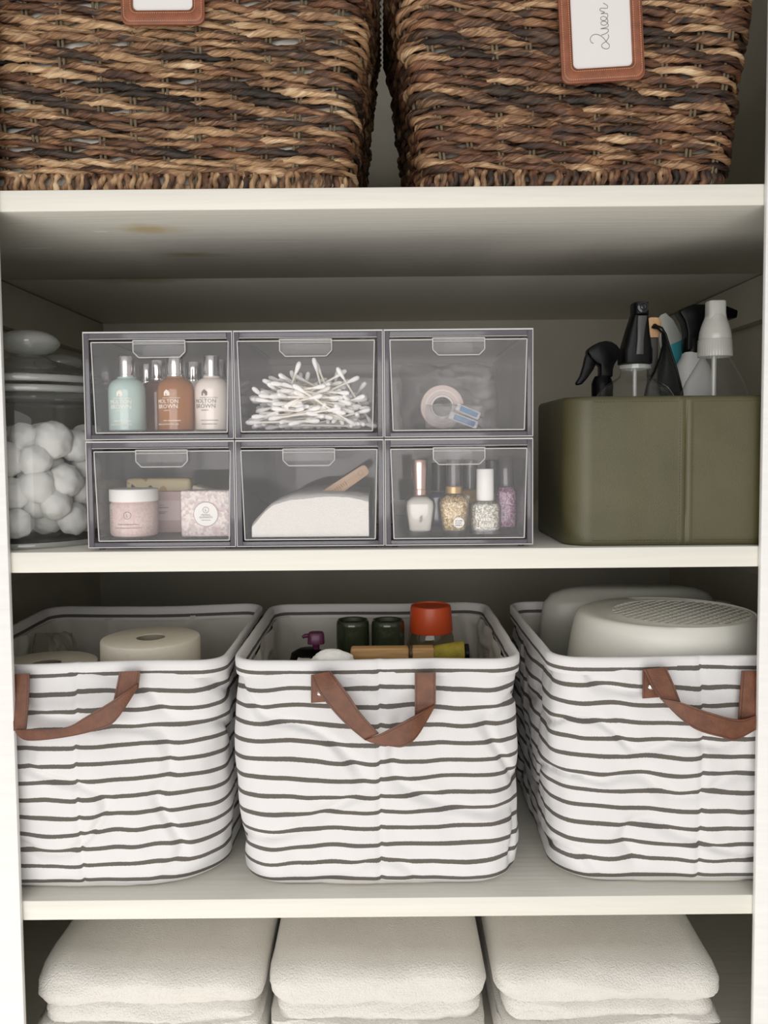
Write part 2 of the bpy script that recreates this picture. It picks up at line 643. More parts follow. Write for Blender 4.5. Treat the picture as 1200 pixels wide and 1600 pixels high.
GLASS = clear('clear_glass', (0.99, 0.993, 0.99), haze=0.01, f0=0.022, refl=0.8, rough=0.0)
GLASS_THICK = clear('thick_glass', (0.88, 0.90, 0.88), haze=0.32, haze_col=(240, 242, 238), f0=0.08, refl=1.0, rough=0.06)
COTTON = M('cotton', (252, 250, 246), rough=0.95, bump=0.6, bscale=260, spec=0.1, sss=0.2)
SILVER = M('polished_metal', (225, 222, 218), rough=0.16, metal=1.0)
BLACK = M('black_plastic', (6, 6, 7), rough=0.36, spec=0.18)
WHITE_PL = M('white_plastic', (240, 238, 233), rough=0.35, sss=0.05)
INK_W = M('white_print', (245, 235, 222), rough=0.6)
INK_D = M('grey_print', (120, 110, 104), rough=0.6)
CARD = M('white_card', (243, 241, 236), rough=0.75)

# ------------------------------------------------------------------ the closet
POST_X, IN_X, BACK_Y = 0.3745, 0.545, 0.75
S1T, S1B, S2T, S2B, S3T, S3B, S4T = 1.6523, 1.6314, 1.2957, 1.2747, 0.9355, 0.9148, 0.7360


def struct(mb, name, mat):
    o = mb.part(name, mat, None)
    o['kind'] = 'structure'
    return o


struct(MB().box(-IN_X - 0.03, IN_X + 0.03, BACK_Y, BACK_Y + 0.03, 0, 2.32), 'wall_back', WALL)
struct(MB().box(-IN_X - 0.03, -IN_X, -0.0005, BACK_Y, 0, 2.32), 'wall_left', WALL)
struct(MB().box(IN_X, IN_X + 0.03, -0.0005, BACK_Y, 0, 2.32), 'wall_right', WALL)
struct(MB().box(-IN_X - 0.03, IN_X + 0.03, -0.02, BACK_Y + 0.03, 2.32, 2.35), 'ceiling', PAINT)
FLOOR = wood_mat('pale_floor', (196, 184, 168), (212, 202, 188), (3, 30, 3))
struct(MB().box(-1.6, 1.6, -3.2, BACK_Y + 0.03, -0.03, 0), 'floor', FLOOR)
struct(MB().box(-POST_X - 0.22, -POST_X, -0.0070, -0.0006, 0, 2.35, 0.0012), 'trim_1', TRIM)
struct(MB().box(POST_X, POST_X + 0.22, -0.0070, -0.0006, 0, 2.35, 0.0012), 'trim_2', TRIM)
struct(MB().box(-POST_X, POST_X, -0.0070, -0.0006, 2.08, 2.35, 0.0012), 'trim_3', TRIM)
k = 4
for zb in (S1B, S2B, S3B, S4T - 0.0207):
    for s in (-1, 1):
        x0, x1 = sorted((s * (IN_X - 0.0005), s * (IN_X - 0.020)))
        struct(MB().box(x0, x1, 0.0, BACK_Y - 0.0005, zb - 0.062, zb - 0.0003, 0.001), 'trim_%d' % k, WALL)
        k += 1

for zt, zb, split, lab in ((S1T, S1B, 0.334, 'white painted closet shelf carrying the two woven baskets'),
                           (S2T, S2B, None, 'white painted closet shelf carrying the clear drawers and olive box'),
                           (S3T, S3B, None, 'white painted closet shelf carrying the three striped bins'),
                           (S4T, S4T - 0.0207, None, 'lowest closet shelf, under the folded white towels')):
    sh = thing('closet_shelf', lab, 'shelf', (0, 0, 0))
    mt = PAINT_TOP if split else PAINT
    if split:
        MB().box(-IN_X + .001, IN_X - .001, 0.0, split - 0.0006, zb, zt, 0.0014).part('plank', mt, sh)
        MB().box(-IN_X + .001, IN_X - .001, split + 0.0006, BACK_Y - .001, zb + 0.0008, zt, 0.001).part('plank', mt, sh)
    else:
        MB().box(-IN_X + .001, IN_X - .001, 0.0, BACK_Y - .001, zb, zt, 0.0014).part('plank', mt, sh)

# ------------------------------------------------------------------ woven baskets


def rr_path(hx, hy, r, step):
    """rounded rectangle, starting mid-back, going round: points, outward normals, arc length"""
    pts, nr = [], []
    segs = [((0, hy), (-(hx - r), hy)), ('c', -(hx - r), hy - r, 90), ((-hx, hy - r), (-hx, -(hy - r))), ('c', -(hx - r), -(hy - r), 180),
            ((-(hx - r), -hy), (hx - r, -hy)), ('c', hx - r, -(hy - r), 270), ((hx, -(hy - r)), (hx, hy - r)), ('c', hx - r, hy - r, 0), ((hx - r, hy), (0, hy))]
    for s in segs:
        if s[0] == 'c':
            k = max(3, int(r * PI / 2 / step))
            for i in range(k):
                a = math.radians(s[3] + 90 * i / k)
                pts.append((s[1] + r * math.cos(a), s[2] + r * math.sin(a))); nr.append((math.cos(a), math.sin(a)))
        else:
            (xa, ya), (xb, yb) = s
            L = math.hypot(xb - xa, yb - ya)
            k = max(1, int(L / step))
            d = ((xb - xa) / L, (yb - ya) / L)
            for i in range(k):
                pts.append((xa + (xb - xa) * i / k, ya + (yb - ya) * i / k)); nr.append((-d[1] * -1 * -1 if False else d[1], -d[0]))
    pts, nr = np.array(pts), np.array(nr)
    # outward normals
    flip = (nr * pts).sum(1) < 0
    nr[flip] *= -1
    d = np.linalg.norm(np.diff(np.vstack([pts, pts[:1]]), axis=0), axis=1)
    s = np.concatenate([[0], np.cumsum(d)])
    return pts, nr, s


def smooth_noise(n, cells, amp):
    k = max(4, int(cells))
    a = rng.normal(0, 1, k)
    x = np.arange(n) / n * k
    i = np.floor(x).astype(int) % k
    t = x - np.floor(x)
    t = t * t * (3 - 2 * t)
    return amp * (a[i] * (1 - t) + a[(i + 1) % k] * t)


def basket(label, cx, y_front, hx0, taper, hy0, H, rows, mats, liner_mat, stake_mat, seed_phase, strand_r):
    yc = y_front + hy0
    b = thing('woven_basket', label, 'basket', (cx, yc, S1T))
    z0 = 0.0175
    pitch = (H - z0 - 0.012) / rows
    RC = 0.028
    sp = 0.0342

    def half(z):
        return hx0 + taper * z, hy0 + taper * 0.12 * z
    for k in range(rows):
        z = z0 + (k + 0.5) * pitch
        hx, hy = half(z)
        pts, nr, s = rr_path(hx, hy, RC, 0.0042)
        n = len(pts)
        per = s[-1]
        nst = 2 * round(per / sp / 2) + 1
        th = PI * s[:-1] / per * (2 * round(nst / 3.2) + 1) + rng.uniform(0, 6.28)
        wz = smooth_noise(n, per / 0.07, 0.0013)
        for strand in (0, 1):
            t2 = th + strand * PI + smooth_noise(n, per / 0.08, 0.10)
            rad = 0.0042 * np.cos(t2) + smooth_noise(n, per / 0.03, 0.0004)
            dz = -0.0021 * np.sin(t2) + wz + smooth_noise(n, per / 0.035, 0.0006)
            r0 = strand_r * (1 + np.clip(smooth_noise(n, per / 0.022, 0.17), -.35, .4)) * (1 + 0.20 * np.cos(t2))
            c = np.stack([pts[:, 0] + nr[:, 0] * rad, pts[:, 1] + nr[:, 1] * rad, z + dz], 1)
            tw = s[:-1] / 0.021 * 2 * PI * 0.5 + rng.uniform(0, 6) + smooth_noise(n, per / 0.05, 0.6)
            K = 9
            ring, uv = [], []
            for j in range(K + 1):
                ph = 2 * PI * (j % K) / K
                rr = r0 * (1 + 0.20 * np.cos(2 * (ph - tw)) + 0.10 * np.cos(5 * (ph - tw)))
                q = c + nr_3(nr) * (rr * np.cos(ph) * 0.78)[:, None] + np.array([0, 0, 1.0]) * (rr * np.sin(ph) * 1.06)[:, None]
                ring.append(q)
                uv.append(np.stack([s[:-1], j / K - tw / (2 * PI)], 1))
            ring = np.stack(ring, 1); uv = np.stack(uv, 1)
            ring = np.concatenate([ring, ring[:1]], 0)
            u2 = uv[:1].copy(); u2[..., 0] = per
            uv = np.concatenate([uv, u2], 0)
            MB().grid(ring, uv=uv).part('woven_strand', mats[int(rng.integers(len(mats)))], b, angle=80)
    # stakes, in pairs, leaning with the taper
    hx, hy = half(H * 0.5)
    pts, nr, s = rr_path(hx, hy, RC, 0.003)
    per = s[-1]
    nst = 2 * round(per / sp / 2) + 1
    stake = None
    for q in range(nst):
        i = int(np.searchsorted(s, (q + 0.0) * per / nst)) % len(pts)
        fx, fy = pts[i] / np.array([hx, hy])
        t = np.array([-nr[i][1], nr[i][0]])
        mb = MB()
        for o in (-0.0021, 0.0021):
            path = []
            for zz in np.linspace(0.004, H - 0.004, 9):
                hx2, hy2 = half(zz)
                jit = 0.0008 * noise.noise((q * 3.1, zz * 40, o * 900))
                path.append((fx * hx2 + t[0] * (o + jit), fy * hy2 + t[1] * (o + jit), zz))
            mb.tube(path, 0.0017, 6)
        mb.part('stake', stake_mat, b, angle=80)
    # border wraps round the base
    protos = []
    for v in range(5):
        mb = MB()
        path, rad = [], []
        for i in range(7):
            a = -1.25 + 2.5 * i / 6
            path.append((0.0016 * math.sin(3 * a + v) + 0.0012 * a, -0.0035 * math.cos(a) - 0.0005, 0.0082 + 0.0078 * math.sin(a) / math.sin(1.25)))
            rad.append(0.0034 * (0.75 + 0.25 * math.cos(a)) * (1 + 0.1 * math.sin(v * 2 + i)))
        mb.tube(path, rad, 8)
        mb.has_uv = True
        mb.uv = [(p[2] * 3 + v, 0.15 * math.atan2(p[1], p[0])) for p in mb.v]
        protos.append(mb.mesh('border_wrap', mats[v % len(mats)], 80))
    hx, hy = half(0.006)
    pts, nr, s = rr_path(hx, hy, RC * 1.3, 0.002)
    per = s[-1]
    nw = int(per / 0.0064)
    for q in range(nw):
        i = int(np.searchsorted(s, (q + 0.25 * rng.normal()) * per / nw)) % len(pts)
        o = bpy.data.objects.new('border_wrap', protos[int(rng.integers(5))])
        COL.objects.link(o)
        o.parent = b
        o.location = (pts[i][0], pts[i][1], 0.0036)
        a = math.atan2(nr[i][1], nr[i][0]) + PI / 2
        o.rotation_euler = (0, 0, a + 0.2 * rng.normal())
        o.scale = (1 + 0.1 * rng.normal(), 1, 1)
    # base board, inner cloth, top rim
    hx, hy = half(0.01)
    MB().box(-hx + .004, hx - .004, -hy + .004, hy - .004, 0.003, 0.012, 0.003).part('base', mats[0], b)
    rows_ = []
    for zz in (0.013, H * 0.5, H - 0.03):
        hx2, hy2 = half(zz)
        p2, n2, _ = rr_path(hx2 - 0.0095, hy2 - 0.0095, 0.02, 0.02)
        rows_.append([(p[0], p[1], zz) for p in p2])
    m_ = min(len(r) for r in rows_)
    MB().grid([r[:m_] for r in rows_], cv=True).part('liner', liner_mat, b)
    hx, hy = half(H)
    p2, n2, s2 = rr_path(hx, hy, RC, 0.005)
    ring = []
    for i in range(len(p2)):
        row = []
        for j in range(10):
            a = 2 * PI * j / 10
            rr = 0.0085 * (1 + 0.18 * math.sin(3 * a + s2[i] * 420))
            row.append((p2[i][0] + n2[i][0] * rr * math.cos(a), p2[i][1] + n2[i][1] * rr * math.cos(a), H - 0.004 + rr * math.sin(a)))
        ring.append(row)
    uvs = [[(s2[i], j / 10) for j in range(10)] for i in range(len(p2))]
    MB().grid(ring, cu=True, cv=True, uv=uvs).part('rim', mats[1], b, angle=80)
    return b


def nr_3(nr):
    return np.concatenate([nr, np.zeros((len(nr), 1))], 1)


W_A = wicker_mat('wicker_mixed', [(0.24, (26, 18, 14)), (0.38, (76, 52, 37)), (0.50, (129, 94, 67)), (0.64, (183, 148, 111)), (0.80, (225, 201, 166))])
W_B = wicker_mat('wicker_brown', [(0.24, (24, 17, 14)), (0.42, (72, 48, 35)), (0.58, (118, 80, 56)), (0.76, (172, 131, 94))])
W_C = wicker_mat('wicker_tan', [(0.22, (63, 45, 33)), (0.40, (129, 96, 67)), (0.58, (179, 144, 107)), (0.78, (223, 196, 159))])
W_D = wicker_mat('wicker_dark', [(0.24, (15, 12, 10)), (0.45, (50, 38, 30)), (0.62, (91, 67, 51)), (0.80, (155, 122, 91))])
STAKE = M('stake_cane', (112, 98, 76), rough=0.6, var=0.3, vscale=60)
LINER_W = M('white_sheet_liner', (244, 240, 228), rough=0.9)
LINER_D = M('grey_sheet_liner', (170, 162, 150), rough=0.9)
bl = basket('dark and tan woven leaf basket, wider one, left of the dark gap', -0.232, 0.0205, 0.1985, 0.098, 0.165, 0.262, 25, [W_A, W_C, W_A, W_B, W_C, W_D], LINER_W, STAKE, 0, 0.00285)
br = basket('dark brown woven leaf basket with the handwritten name tag', 0.197, 0.0205, 0.1515, 0.125, 0.165, 0.262, 25, [W_B, W_A, W_D, W_B, W_A], LINER_D, STAKE, 1, 0.0032)


def luggage_tag(label, cx, zb, tilt, writing):
    t = thing('luggage_tag', label, 'tag', (cx, 0.0045, zb))
    t.rotation_euler = (0, tilt, 0)
    w, h, r = 0.0405, 0.128, 0.009

    def rrect(w, x0, x1, z0, z1, r, n=6):
        o = []
        for (px_, pz, a0) in ((x1 - r, z0 + r, -90), (x1 - r, z1 - r, 0), (x0 + r, z1 - r, 90), (x0 + r, z0 + r, 180)):
            for i in range(n + 1):
                a = math.radians(a0 + 90 * i / n)
                o.append((px_ + r * math.cos(a), pz + r * math.sin(a)))
        return o
    out = rrect(0, -w, w, 0, h, 0.0075)
    inn = rrect(0, -w + 0.0115, w - 0.0115, 0.0135, h - 0.02, 0.005)
    n = len(out)
    mb = MB()
    prof = []
    ins = lambda P_, Q_, f: [(a[0] + (b_[0] - a[0]) * f, a[1] + (b_[1] - a[1]) * f) for a, b_ in zip(P_, Q_)]
    loops = [(out, 0.002), (out, -0.0008), (ins(out, inn, 0.09), -0.0016), (ins(out, inn, 0.5), -0.0020), (ins(out, inn, 0.93), -0.0016), (inn, -0.0009), (inn, 0.002)]
    cu = [0, 0.0, 0.06, 0.5, 0.94, 1.0, 1.0]
    mb.grid([[(p[0], y, p[1]) for p in L] for L, y in loops], cv=True, uv=[[(i * 0.01, c) for i in range(n)] for c in cu])
    mb.part('leather_frame', LEATHER_TAG, t, recalc=True)
    # stitches along both edges of the frame
    for f, nm in ((0.24, 'stitching'), (0.80, 'stitching')):
        L = ins(out, inn, f)
        mb = MB()
        acc = 0.0
        for i in range(n):
            a, b_ = Vector((L[i][0], 0, L[i][1])), Vector((L[(i + 1) % n][0], 0, L[(i + 1) % n][1]))
            d = (b_ - a).length
            k = max(1, int(d / 0.0021))
            for q in range(k):
                p0 = a.lerp(b_, (q + 0.2) / k); p1 = a.lerp(b_, (q + 0.75) / k)
                mb.tube([p0 + Vector((0, -0.0019, 0)), p1 + Vector((0, -0.0019, 0))], 0.00032, 5)
        mb.part(nm, STITCH, t, label='pale stitching')
    MB().box(-w + 0.006, w - 0.006, 0.0004, 0.0011, 0.008, h - 0.014, 0.0002, 1).part('card', CARD, t, label='white name card')
    MB().box(-w + 0.009, w - 0.009, -0.0004, -0.0001, 0.011, h - 0.017).part('window', CLEAR, t)
    if writing:
        # handwriting, reading upwards
        L = [[(-.45, -1.95), (-.62, -1.85), (-.66, -1.62), (-.48, -1.42), (-.15, -1.40), (.20, -1.60), (.46, -1.93), (.62, -2.10), (.58, -2.30), (.36, -2.34), (.12, -2.22), (.14, -2.02), (.40, -1.88), (.60, -1.62), (.58, -1.44)],
             [(.10, -1.46), (.44, -1.36), (.60, -1.22), (.52, -1.08), (.08, -1.05), (.50, -0.98), (.62, -0.86), (.50, -0.66), (.30, -0.58), (.12, -0.66), (.16, -0.80), (.40, -0.84), (.60, -0.64), (.52, -0.40), (.30, -0.28), (.12, -0.36), (.16, -0.50), (.40, -0.54), (.60, -0.32), (.56, -0.12), (.14, -0.10), (.40, -0.02), (.10, 0.10), (.16, 0.24), (.58, 0.22), (.60, 0.38), (.34, 0.56)]]
        for st in L:
            pts_ = []
            V2 = [Vector((a, 0, b_)) for a, b_ in st]
            for i in range(len(V2) - 1):
                p0, p1, p2, p3 = V2[max(i - 1, 0)], V2[i], V2[i + 1], V2[min(i + 2, len(V2) - 1)]
                for q in range(5):
                    u = q / 5
                    pts_.append(0.5 * ((2 * p1) + (p2 - p0) * u + (2 * p0 - 5 * p1 + 4 * p2 - p3) * u * u + (3 * p1 - p0 - 3 * p2 + p3) * u ** 3))
            pts_.append(V2[-1])
            MB().tube([(p.x * 0.0142 - 0.0015, 0.00035, 0.0665 + p.z * 0.0150) for p in pts_], 0.00032, 5).part('handwriting', INK_H, t, label='grey handwriting reading Queen')
    MB().box(-0.006, 0.006, 0.0, 0.002, h - 0.004, h + 0.035, 0.0006).part('strap', LEATHER_TAG, t)
    return t


STITCH = M('pale_thread', (206, 160, 120), rough=0.7)
INK_H = M('pencil_grey', (120, 116, 118), rough=0.7)
q = P(255, 39, 0.0045)
luggage_tag('tan leather tag with blank card on the left basket', q.x, q.z, 0.0, False)
q = P(943, 128, 0.0045)
luggage_tag('tan leather tag reading Queen on the right basket', q.x, q.z, math.radians(-3.0), True)

# ------------------------------------------------------------------ striped canvas bins


def canvas_bin(label, cx, seed, rz, straps, rivet_px, r_low):
    A, B, H = 0.1478, 0.1550, 0.2405
    yc = 0.020 + B
    b = thing('striped_canvas_bin', label, 'bin', (cx, yc, S3T + 0.0006), rz, 'striped canvas bins')

    def ring(v, inset=0.0, n_step=0.0032):
        h = v            # 0 bottom .. 1 top
        r = r_low + (0.030 - r_low) * min(1, h * 1.15)
        a = A + 0.004 * math.sin(PI * h) ** 0.8 - 0.002 + 0.004 * max(0, h - 0.9) / 0.1 - inset
        bb = B + 0.004 * math.sin(PI * h) - inset
        if h < 0.055:
            q = 1 - h / 0.055
            a -= 0.010 * q * q; bb -= 0.010 * q * q
        return a, bb, max(r - inset, 0.01)

    def wall(v0, v1, M_, inset, wr, flip, vshift):
        rows, uvs = [], []
        N = 460
        for i in range(M_):
            h = v0 + (v1 - v0) * i / (M_ - 1)
            a, bb, r = ring(h, inset)
            pts, nr, s = rr_path(a, bb, r, 0.004)
            per = s[-1]
            t = np.linspace(0, per, N + 1)
            P3 = np.vstack([pts, pts[:1]]); N3 = np.vstack([nr, nr[:1]])
            X = np.interp(t, s, P3[:, 0]); Y = np.interp(t, s, P3[:, 1])
            NX = np.interp(t, s, N3[:, 0]); NY = np.interp(t, s, N3[:, 1])
            row, uv = [], []
            for k in range(N + 1):
                kk = k % N
                x, y = X[kk], Y[kk]
                z = h * H
                g = fbm(x * 9 + seed, y * 9, z * 7 + seed * 2, 3) * 0.0055 + fbm(x * 26, y * 26 + seed, z * 18, 2) * 0.0020
                # soft diagonal creases
                rd = 1 - abs(noise.noise((x * 11 + z * 9 + seed * 3, y * 11, z * 12 - x * 6)))
                g += -0.0048 * max(0, rd - 0.86) / 0.14
                edge = min(1, (1 - h) / 0.10) * min(1, h / 0.14)
                g *= wr * (0.12 + 0.88 * edge)
                if y < 0 and abs(x) < 0.03:
                    g -= 0.0020 * math.exp(-((x - 0.002) / 0.0034) ** 2) * wr          # sewn seam sunk down the middle of the front
                dz = wr * edge * (0.0060 * noise.noise((x * 8 + seed, y * 5, z * 9 + 4)) + 0.0022 * noise.noise((x * 30, y * 20 + seed, z * 22)))
                rimz = 0.0035 * noise.noise((x * 6 + seed * 1.7, y * 6, 3.3)) * max(0, (h - 0.75) / 0.25)
                bulge = (0.010 * math.exp(-((x) / 0.105) ** 2) if y < -0.09 else 0.0) * math.sin(PI * min(1, max(0, h)) * 0.9 + 0.2) * wr
                row.append((x + NX[kk] * (g + bulge), y + NY[kk] * (g + bulge), max(0.0005, z + dz + rimz)))
                off = 0.0016 if (x > 0.002 and y < 0) else 0.0
                uv.append((per * k / N, (1 - h) * H + off * vshift))
            rows.append(row); uvs.append(uv)
        return rows, uvs
    rows, uvs = wall(0.0, 1.0, 84, 0.0, 1.0, False, 1.0)
    top = [Vector(p) for p in rows[-1]]
    mb = MB().grid(rows, uv=uvs, flip=True)
    mb.part('canvas_body', CANVAS, b, angle=80, recalc=True)
    rows2, uvs2 = wall(0.03, 0.945, 60, 0.0058, 1.0, True, 0.0)
    # floor of the lining
    lo = len(rows2[0])
    mb = MB().grid(rows2, uv=uvs2)
    c = len(mb.v)
    mb.v.append((0, 0, 0.008)); mb.uv.append((0, 0.2))
    mb.f += [(k, (k + 1) % lo, c) for k in range(lo - 1)]
    mb.part('lining', LINING, b, angle=80, recalc=True)
    # rolled hem
    ringp, uvh = [], []
    n = len(top) - 1
    for i in range(n):
        p, pn = top[i], top[(i + 1) % n]
        t = (pn - top[i - 1]).normalized()
        o = t.cross(Vector((0, 0, 1))).normalized()
        if o.dot(Vector((p.x, p.y, 0))) < 0:
            o = -o
        row = []
        u = []
        for j, (dx, dz) in enumerate([(0.0010, -0.0165), (0.0018, -0.010), (0.0022, -0.003), (0.0018, 0.0010), (0.0002, 0.0022), (-0.0024, 0.0018), (-0.0044, -0.0008), (-0.0058, -0.007), (-0.0066, -0.0165)]):
            row.append(tuple(p + o * dx + Vector((0, 0, dz))))
            u.append((i * 0.004, (0.0165, 0.0112, 0.0045, 0.0, 0.0, 0.0, 0.002, 0.0085, 0.0165)[j]))
        ringp.append(row); uvh.append(u)
    MB().grid(ringp, cu=True, uv=uvh).part('hem', HEM, b, angle=70, recalc=True)
    # white base panel that puffs out under the last stripe
    a, bb, r = ring(0.0)
    secs = []
    for z, f in ((0.0003, 0.955), (0.002, 0.985), (0.005, 1.0), (0.0085, 1.0), (0.012, 0.985)):
        pts, nr, s = rr_path((a + 0.004) * f, (bb + 0.0085) * f, 0.10, 0.008)
        secs.append([(p[0], p[1] + 0.002 * noise.noise((p[0] * 25 + seed, p[1] * 9, 0)), z) for p in pts])
    m_ = min(map(len, secs))
    mbp = MB().grid([q[:m_] for q in secs], cv=True)
    mbp.f.append(tuple(range(m_)))
    mbp.part('base_panel', LINING_W, b, angle=80, recalc=True)
    inv = b.matrix_basis.inverted()
    inv = (Matrix.Translation((cx, yc, S3T + 0.0006)) @ Matrix.Rotation(rz, 4, 'Z')).inverted()
    hd = None
    for i, seg in enumerate(straps):
        pairs = [(inv @ P(ax, ay, ya), inv @ P(bx, by, yb)) for ax, ay, ya, bx, by, yb in seg]
        mb = MB().ribbon(pairs, 0.0022, sub=5)
        if i == 0:
            hd = mb.part('handle', LEATHER, b, label='brown leather strap handle')
        else:
            mb.part('strap_fold', LEATHER, hd)
    for (x, y, Y) in rivet_px:
        c = inv @ P(x, y, Y)
        MB().lathe([(0.0030, 0), (0.0030, 0.0008), (0.002, 0.0016), (0, 0.0018)], 16, m=Matrix.Translation(c) @ Matrix.Rotation(PI / 2, 4, 'X')).part('rivet', SILVER, hd, label='pale metal rivet')
    return b


LINING_W = M('white_base_cloth', (218, 215, 210), rough=0.9)
Yf = 0.006
canvas_bin('striped canvas bin at left holding toilet rolls', -0.3200, 2.0, 0.0, [
    [(20, 1054, Yf, 46, 1052, Yf), (20, 1090, Yf - .006, 45, 1090, Yf - .006), (22, 1142, Yf - .014, 41, 1139, Yf - .014)],
    [(24, 1140, Yf - .016, 26, 1146, Yf - .017), (66, 1140, Yf - .020, 44, 1157, Yf - .020), (105, 1136, Yf - .021, 100, 1152, Yf - .021), (132, 1121, Yf - .020, 150, 1141, Yf - .021), (180, 1092, Yf - .015, 180, 1127, Yf - .018), (214, 1068, Yf - .006, 214, 1076, Yf - .006)],
    [(187, 1050, Yf, 219, 1048, Yf), (178, 1094, Yf - .004, 216, 1076, Yf - .004)],
    [(34, 1058, Yf + .003, 46, 1056, Yf + .003), (36, 1084, Yf + .003, 44, 1083, Yf + .003)]],
    [], 0.072)
canvas_bin('striped canvas bin in the middle holding bottles and a wooden brush', -0.0085, 5.0, 0.0, [
    [(486, 1055, Yf, 517, 1049, Yf), (497, 1080, Yf - .006, 530, 1066, Yf - .006), (515, 1104, Yf - .010, 547, 1089, Yf - .010), (540, 1131, Yf - .013, 565, 1116, Yf - .013), (570, 1156, Yf - .014, 592, 1146, Yf - .015)],
    [(570, 1156, Yf - .016, 580, 1160, Yf - .017), (594, 1147, Yf - .018, 612, 1166, Yf - .019), (622, 1132, Yf - .018, 632, 1166, Yf - .020), (652, 1116, Yf - .014, 652, 1150, Yf - .016), (678, 1101, Yf - .006, 677, 1107, Yf - .006)],
    [(648, 1051, Yf, 681, 1051, Yf), (648, 1084, Yf - .003, 681, 1078, Yf - .003), (648, 1118, Yf - .004, 681, 1099, Yf - .004)],
    [(486, 1056, Yf + .003, 508, 1054, Yf + .003), (486, 1098, Yf + .003, 509, 1096, Yf + .003)]],
    [(500, 1083, Yf + .0015)], 0.042)
canvas_bin('striped canvas bin at right holding white plastic tubs', 0.3230, 9.0, 0.0, [
    [(1006, 1046, Yf, 1040, 1042, Yf), (1018, 1072, Yf - .006, 1052, 1068, Yf - .006), (1034, 1094, Yf - .011, 1063, 1097, Yf - .011)],
    [(1034, 1092, Yf - .012, 1036, 1096, Yf - .013), (1062, 1097, Yf - .016, 1062, 1122, Yf - .017), (1102, 1111, Yf - .018, 1090, 1141, Yf - .019), (1140, 1122, Yf - .018, 1128, 1152, Yf - .019), (1160, 1124, Yf - .014, 1148, 1156, Yf - .016), (1180, 1118, Yf - .008, 1180, 1140, Yf - .009)],
    [(1159, 1048, Yf, 1192, 1048, Yf), (1156, 1088, Yf - .004, 1192, 1088, Yf - .004), (1153, 1126, Yf - .006, 1192, 1130, Yf - .006)],
    [(1004, 1047, Yf + .003, 1030, 1045, Yf + .003), (1004, 1091, Yf + .003, 1030, 1089, Yf + .003)]],
    [(1017, 1073, Yf + .0015)], 0.050)

# ------------------------------------------------------------------ folded towels
TERRY = M('white_terry', (232, 228, 221), rough=0.95, bump=1.0, bscale=600, spec=0.1, sheen=0.3)


def towel_layer(x0, x1, y0, y1, z0, z1, seed, droop=0.0, rfrac=0.5, wedge=0.0):
    """a soft folded slab: superellipse in section, wavy all over"""
    mb = MB()
    N, K = 72, 40
    rows = []
    cz, hz = (z0 + z1) / 2, (z1 - z0) / 2
    cy, hy = (y0 + y1) / 2, (y1 - y0) / 2
    for i in range(N + 1):
        t = i / N
        x = x0 + (x1 - x0) * t
        e = min(t, 1 - t) * (x1 - x0)
        R = hz * 1.25
        tap = math.sqrt(max(0.0, 1 - (1 - min(1, e / R)) ** 2)) if e < R else 1.0
        row = []
        for j in range(K):
            a = 2 * PI * j / K
            c, s = math.cos(a), math.sin(a)
            yy = cy - hy * math.copysign(abs(c) ** 0.18, c) if False else None
            # front/back ends are rounded with radius ~ hz, top and bottom flat
            yl = (hy - hz) * math.copysign(min(1, abs(c) * 1.35), c) + hz * c
            zl = hz * (s if abs(c) > 0.74 else math.copysign(math.sqrt(max(0, 1 - (abs(c) * 0.5) ** 6)), s) * min(1, abs(s) * 1.6))
            y = cy + yl
            zz = cz + zl * (0.42 + 0.58 * tap) + wedge * (t - 0.5)
            y = cy + yl * (1 - (1 - tap) * 0.022 / hy)
            d = 0.0035 * fbm(x * 14 + seed, y * 10, s * 1.3 + seed, 3) + 0.0006 * noise.noise((x * 160, y * 160, zz * 160))
            zz += d * 0.9 - droop * math.exp(-((y - y0) / 0.05)) * (0.5 + 0.5 * t)
            row.append((x + 0.003 * noise.noise((y * 20, s * 2 + seed, t * 3)), y + d * 1.1 + 0.004 * noise.noise((x * 9, seed, s)), zz))
        rows.append(row)
    o = len(mb.v)
    mb.grid(rows, cv=True)
    mb.f.append(tuple(o + j for j in range(K)))
    mb.f.append(tuple(o + N * K + j for j in range(K))[::-1])
    return mb


def towel(label, x0, x1, ztop, seed, gap_dir):
    t = thing('folded_towel', label, 'towel', (0, 0, 0), 0, 'folded white towels')
    zb = S4T
    th = (ztop - zb)
    towel_layer(x0, x1, 0.020, 0.42, ztop - 0.046, ztop, seed, 0.004).part('top_fold', TERRY, t, angle=80, recalc=True)
    towel_layer(x0 + 0.008, x1 - 0.006, 0.0225, 0.41, ztop - 0.066, ztop - 0.034, seed + 3, 0.003, wedge=-0.006 * gap_dir).part('inner_fold', TERRY, t, angle=80, recalc=True)
    towel_layer(x0 + 0.002, x1 - 0.002, 0.018, 0.415, zb + 0.044, ztop - 0.056, seed + 5, 0.0, wedge=0.004 * gap_dir).part('lower_fold', TERRY, t, angle=80, recalc=True)
    towel_layer(x0, x1, 0.020, 0.42, zb + 0.0045, zb + 0.050, seed + 8, 0.0).part('bottom_fold', TERRY, t, angle=80, recalc=True)
    return t


towel('thick folded white terry towel, leftmost on the lowest shelf', -0.3790, -0.1345, 0.846, 1.0, 1)
towel('thick folded white terry towel between the two other towels', -0.1288, 0.1050, 0.847, 4.0, -1)
towel('thick folded white terry towel, rightmost on the lowest shelf', 0.1160, 0.3570, 0.846, 7.0, 1)

# ------------------------------------------------------------------ clear stacking drawers
DX0, DW, DDEP = -0.2990, 0.14975, 0.262
ROWZ = (S2T + 0.0030, S2T + 0.0030 + 0.1087)
DH = 0.1074
YF = 0.0050


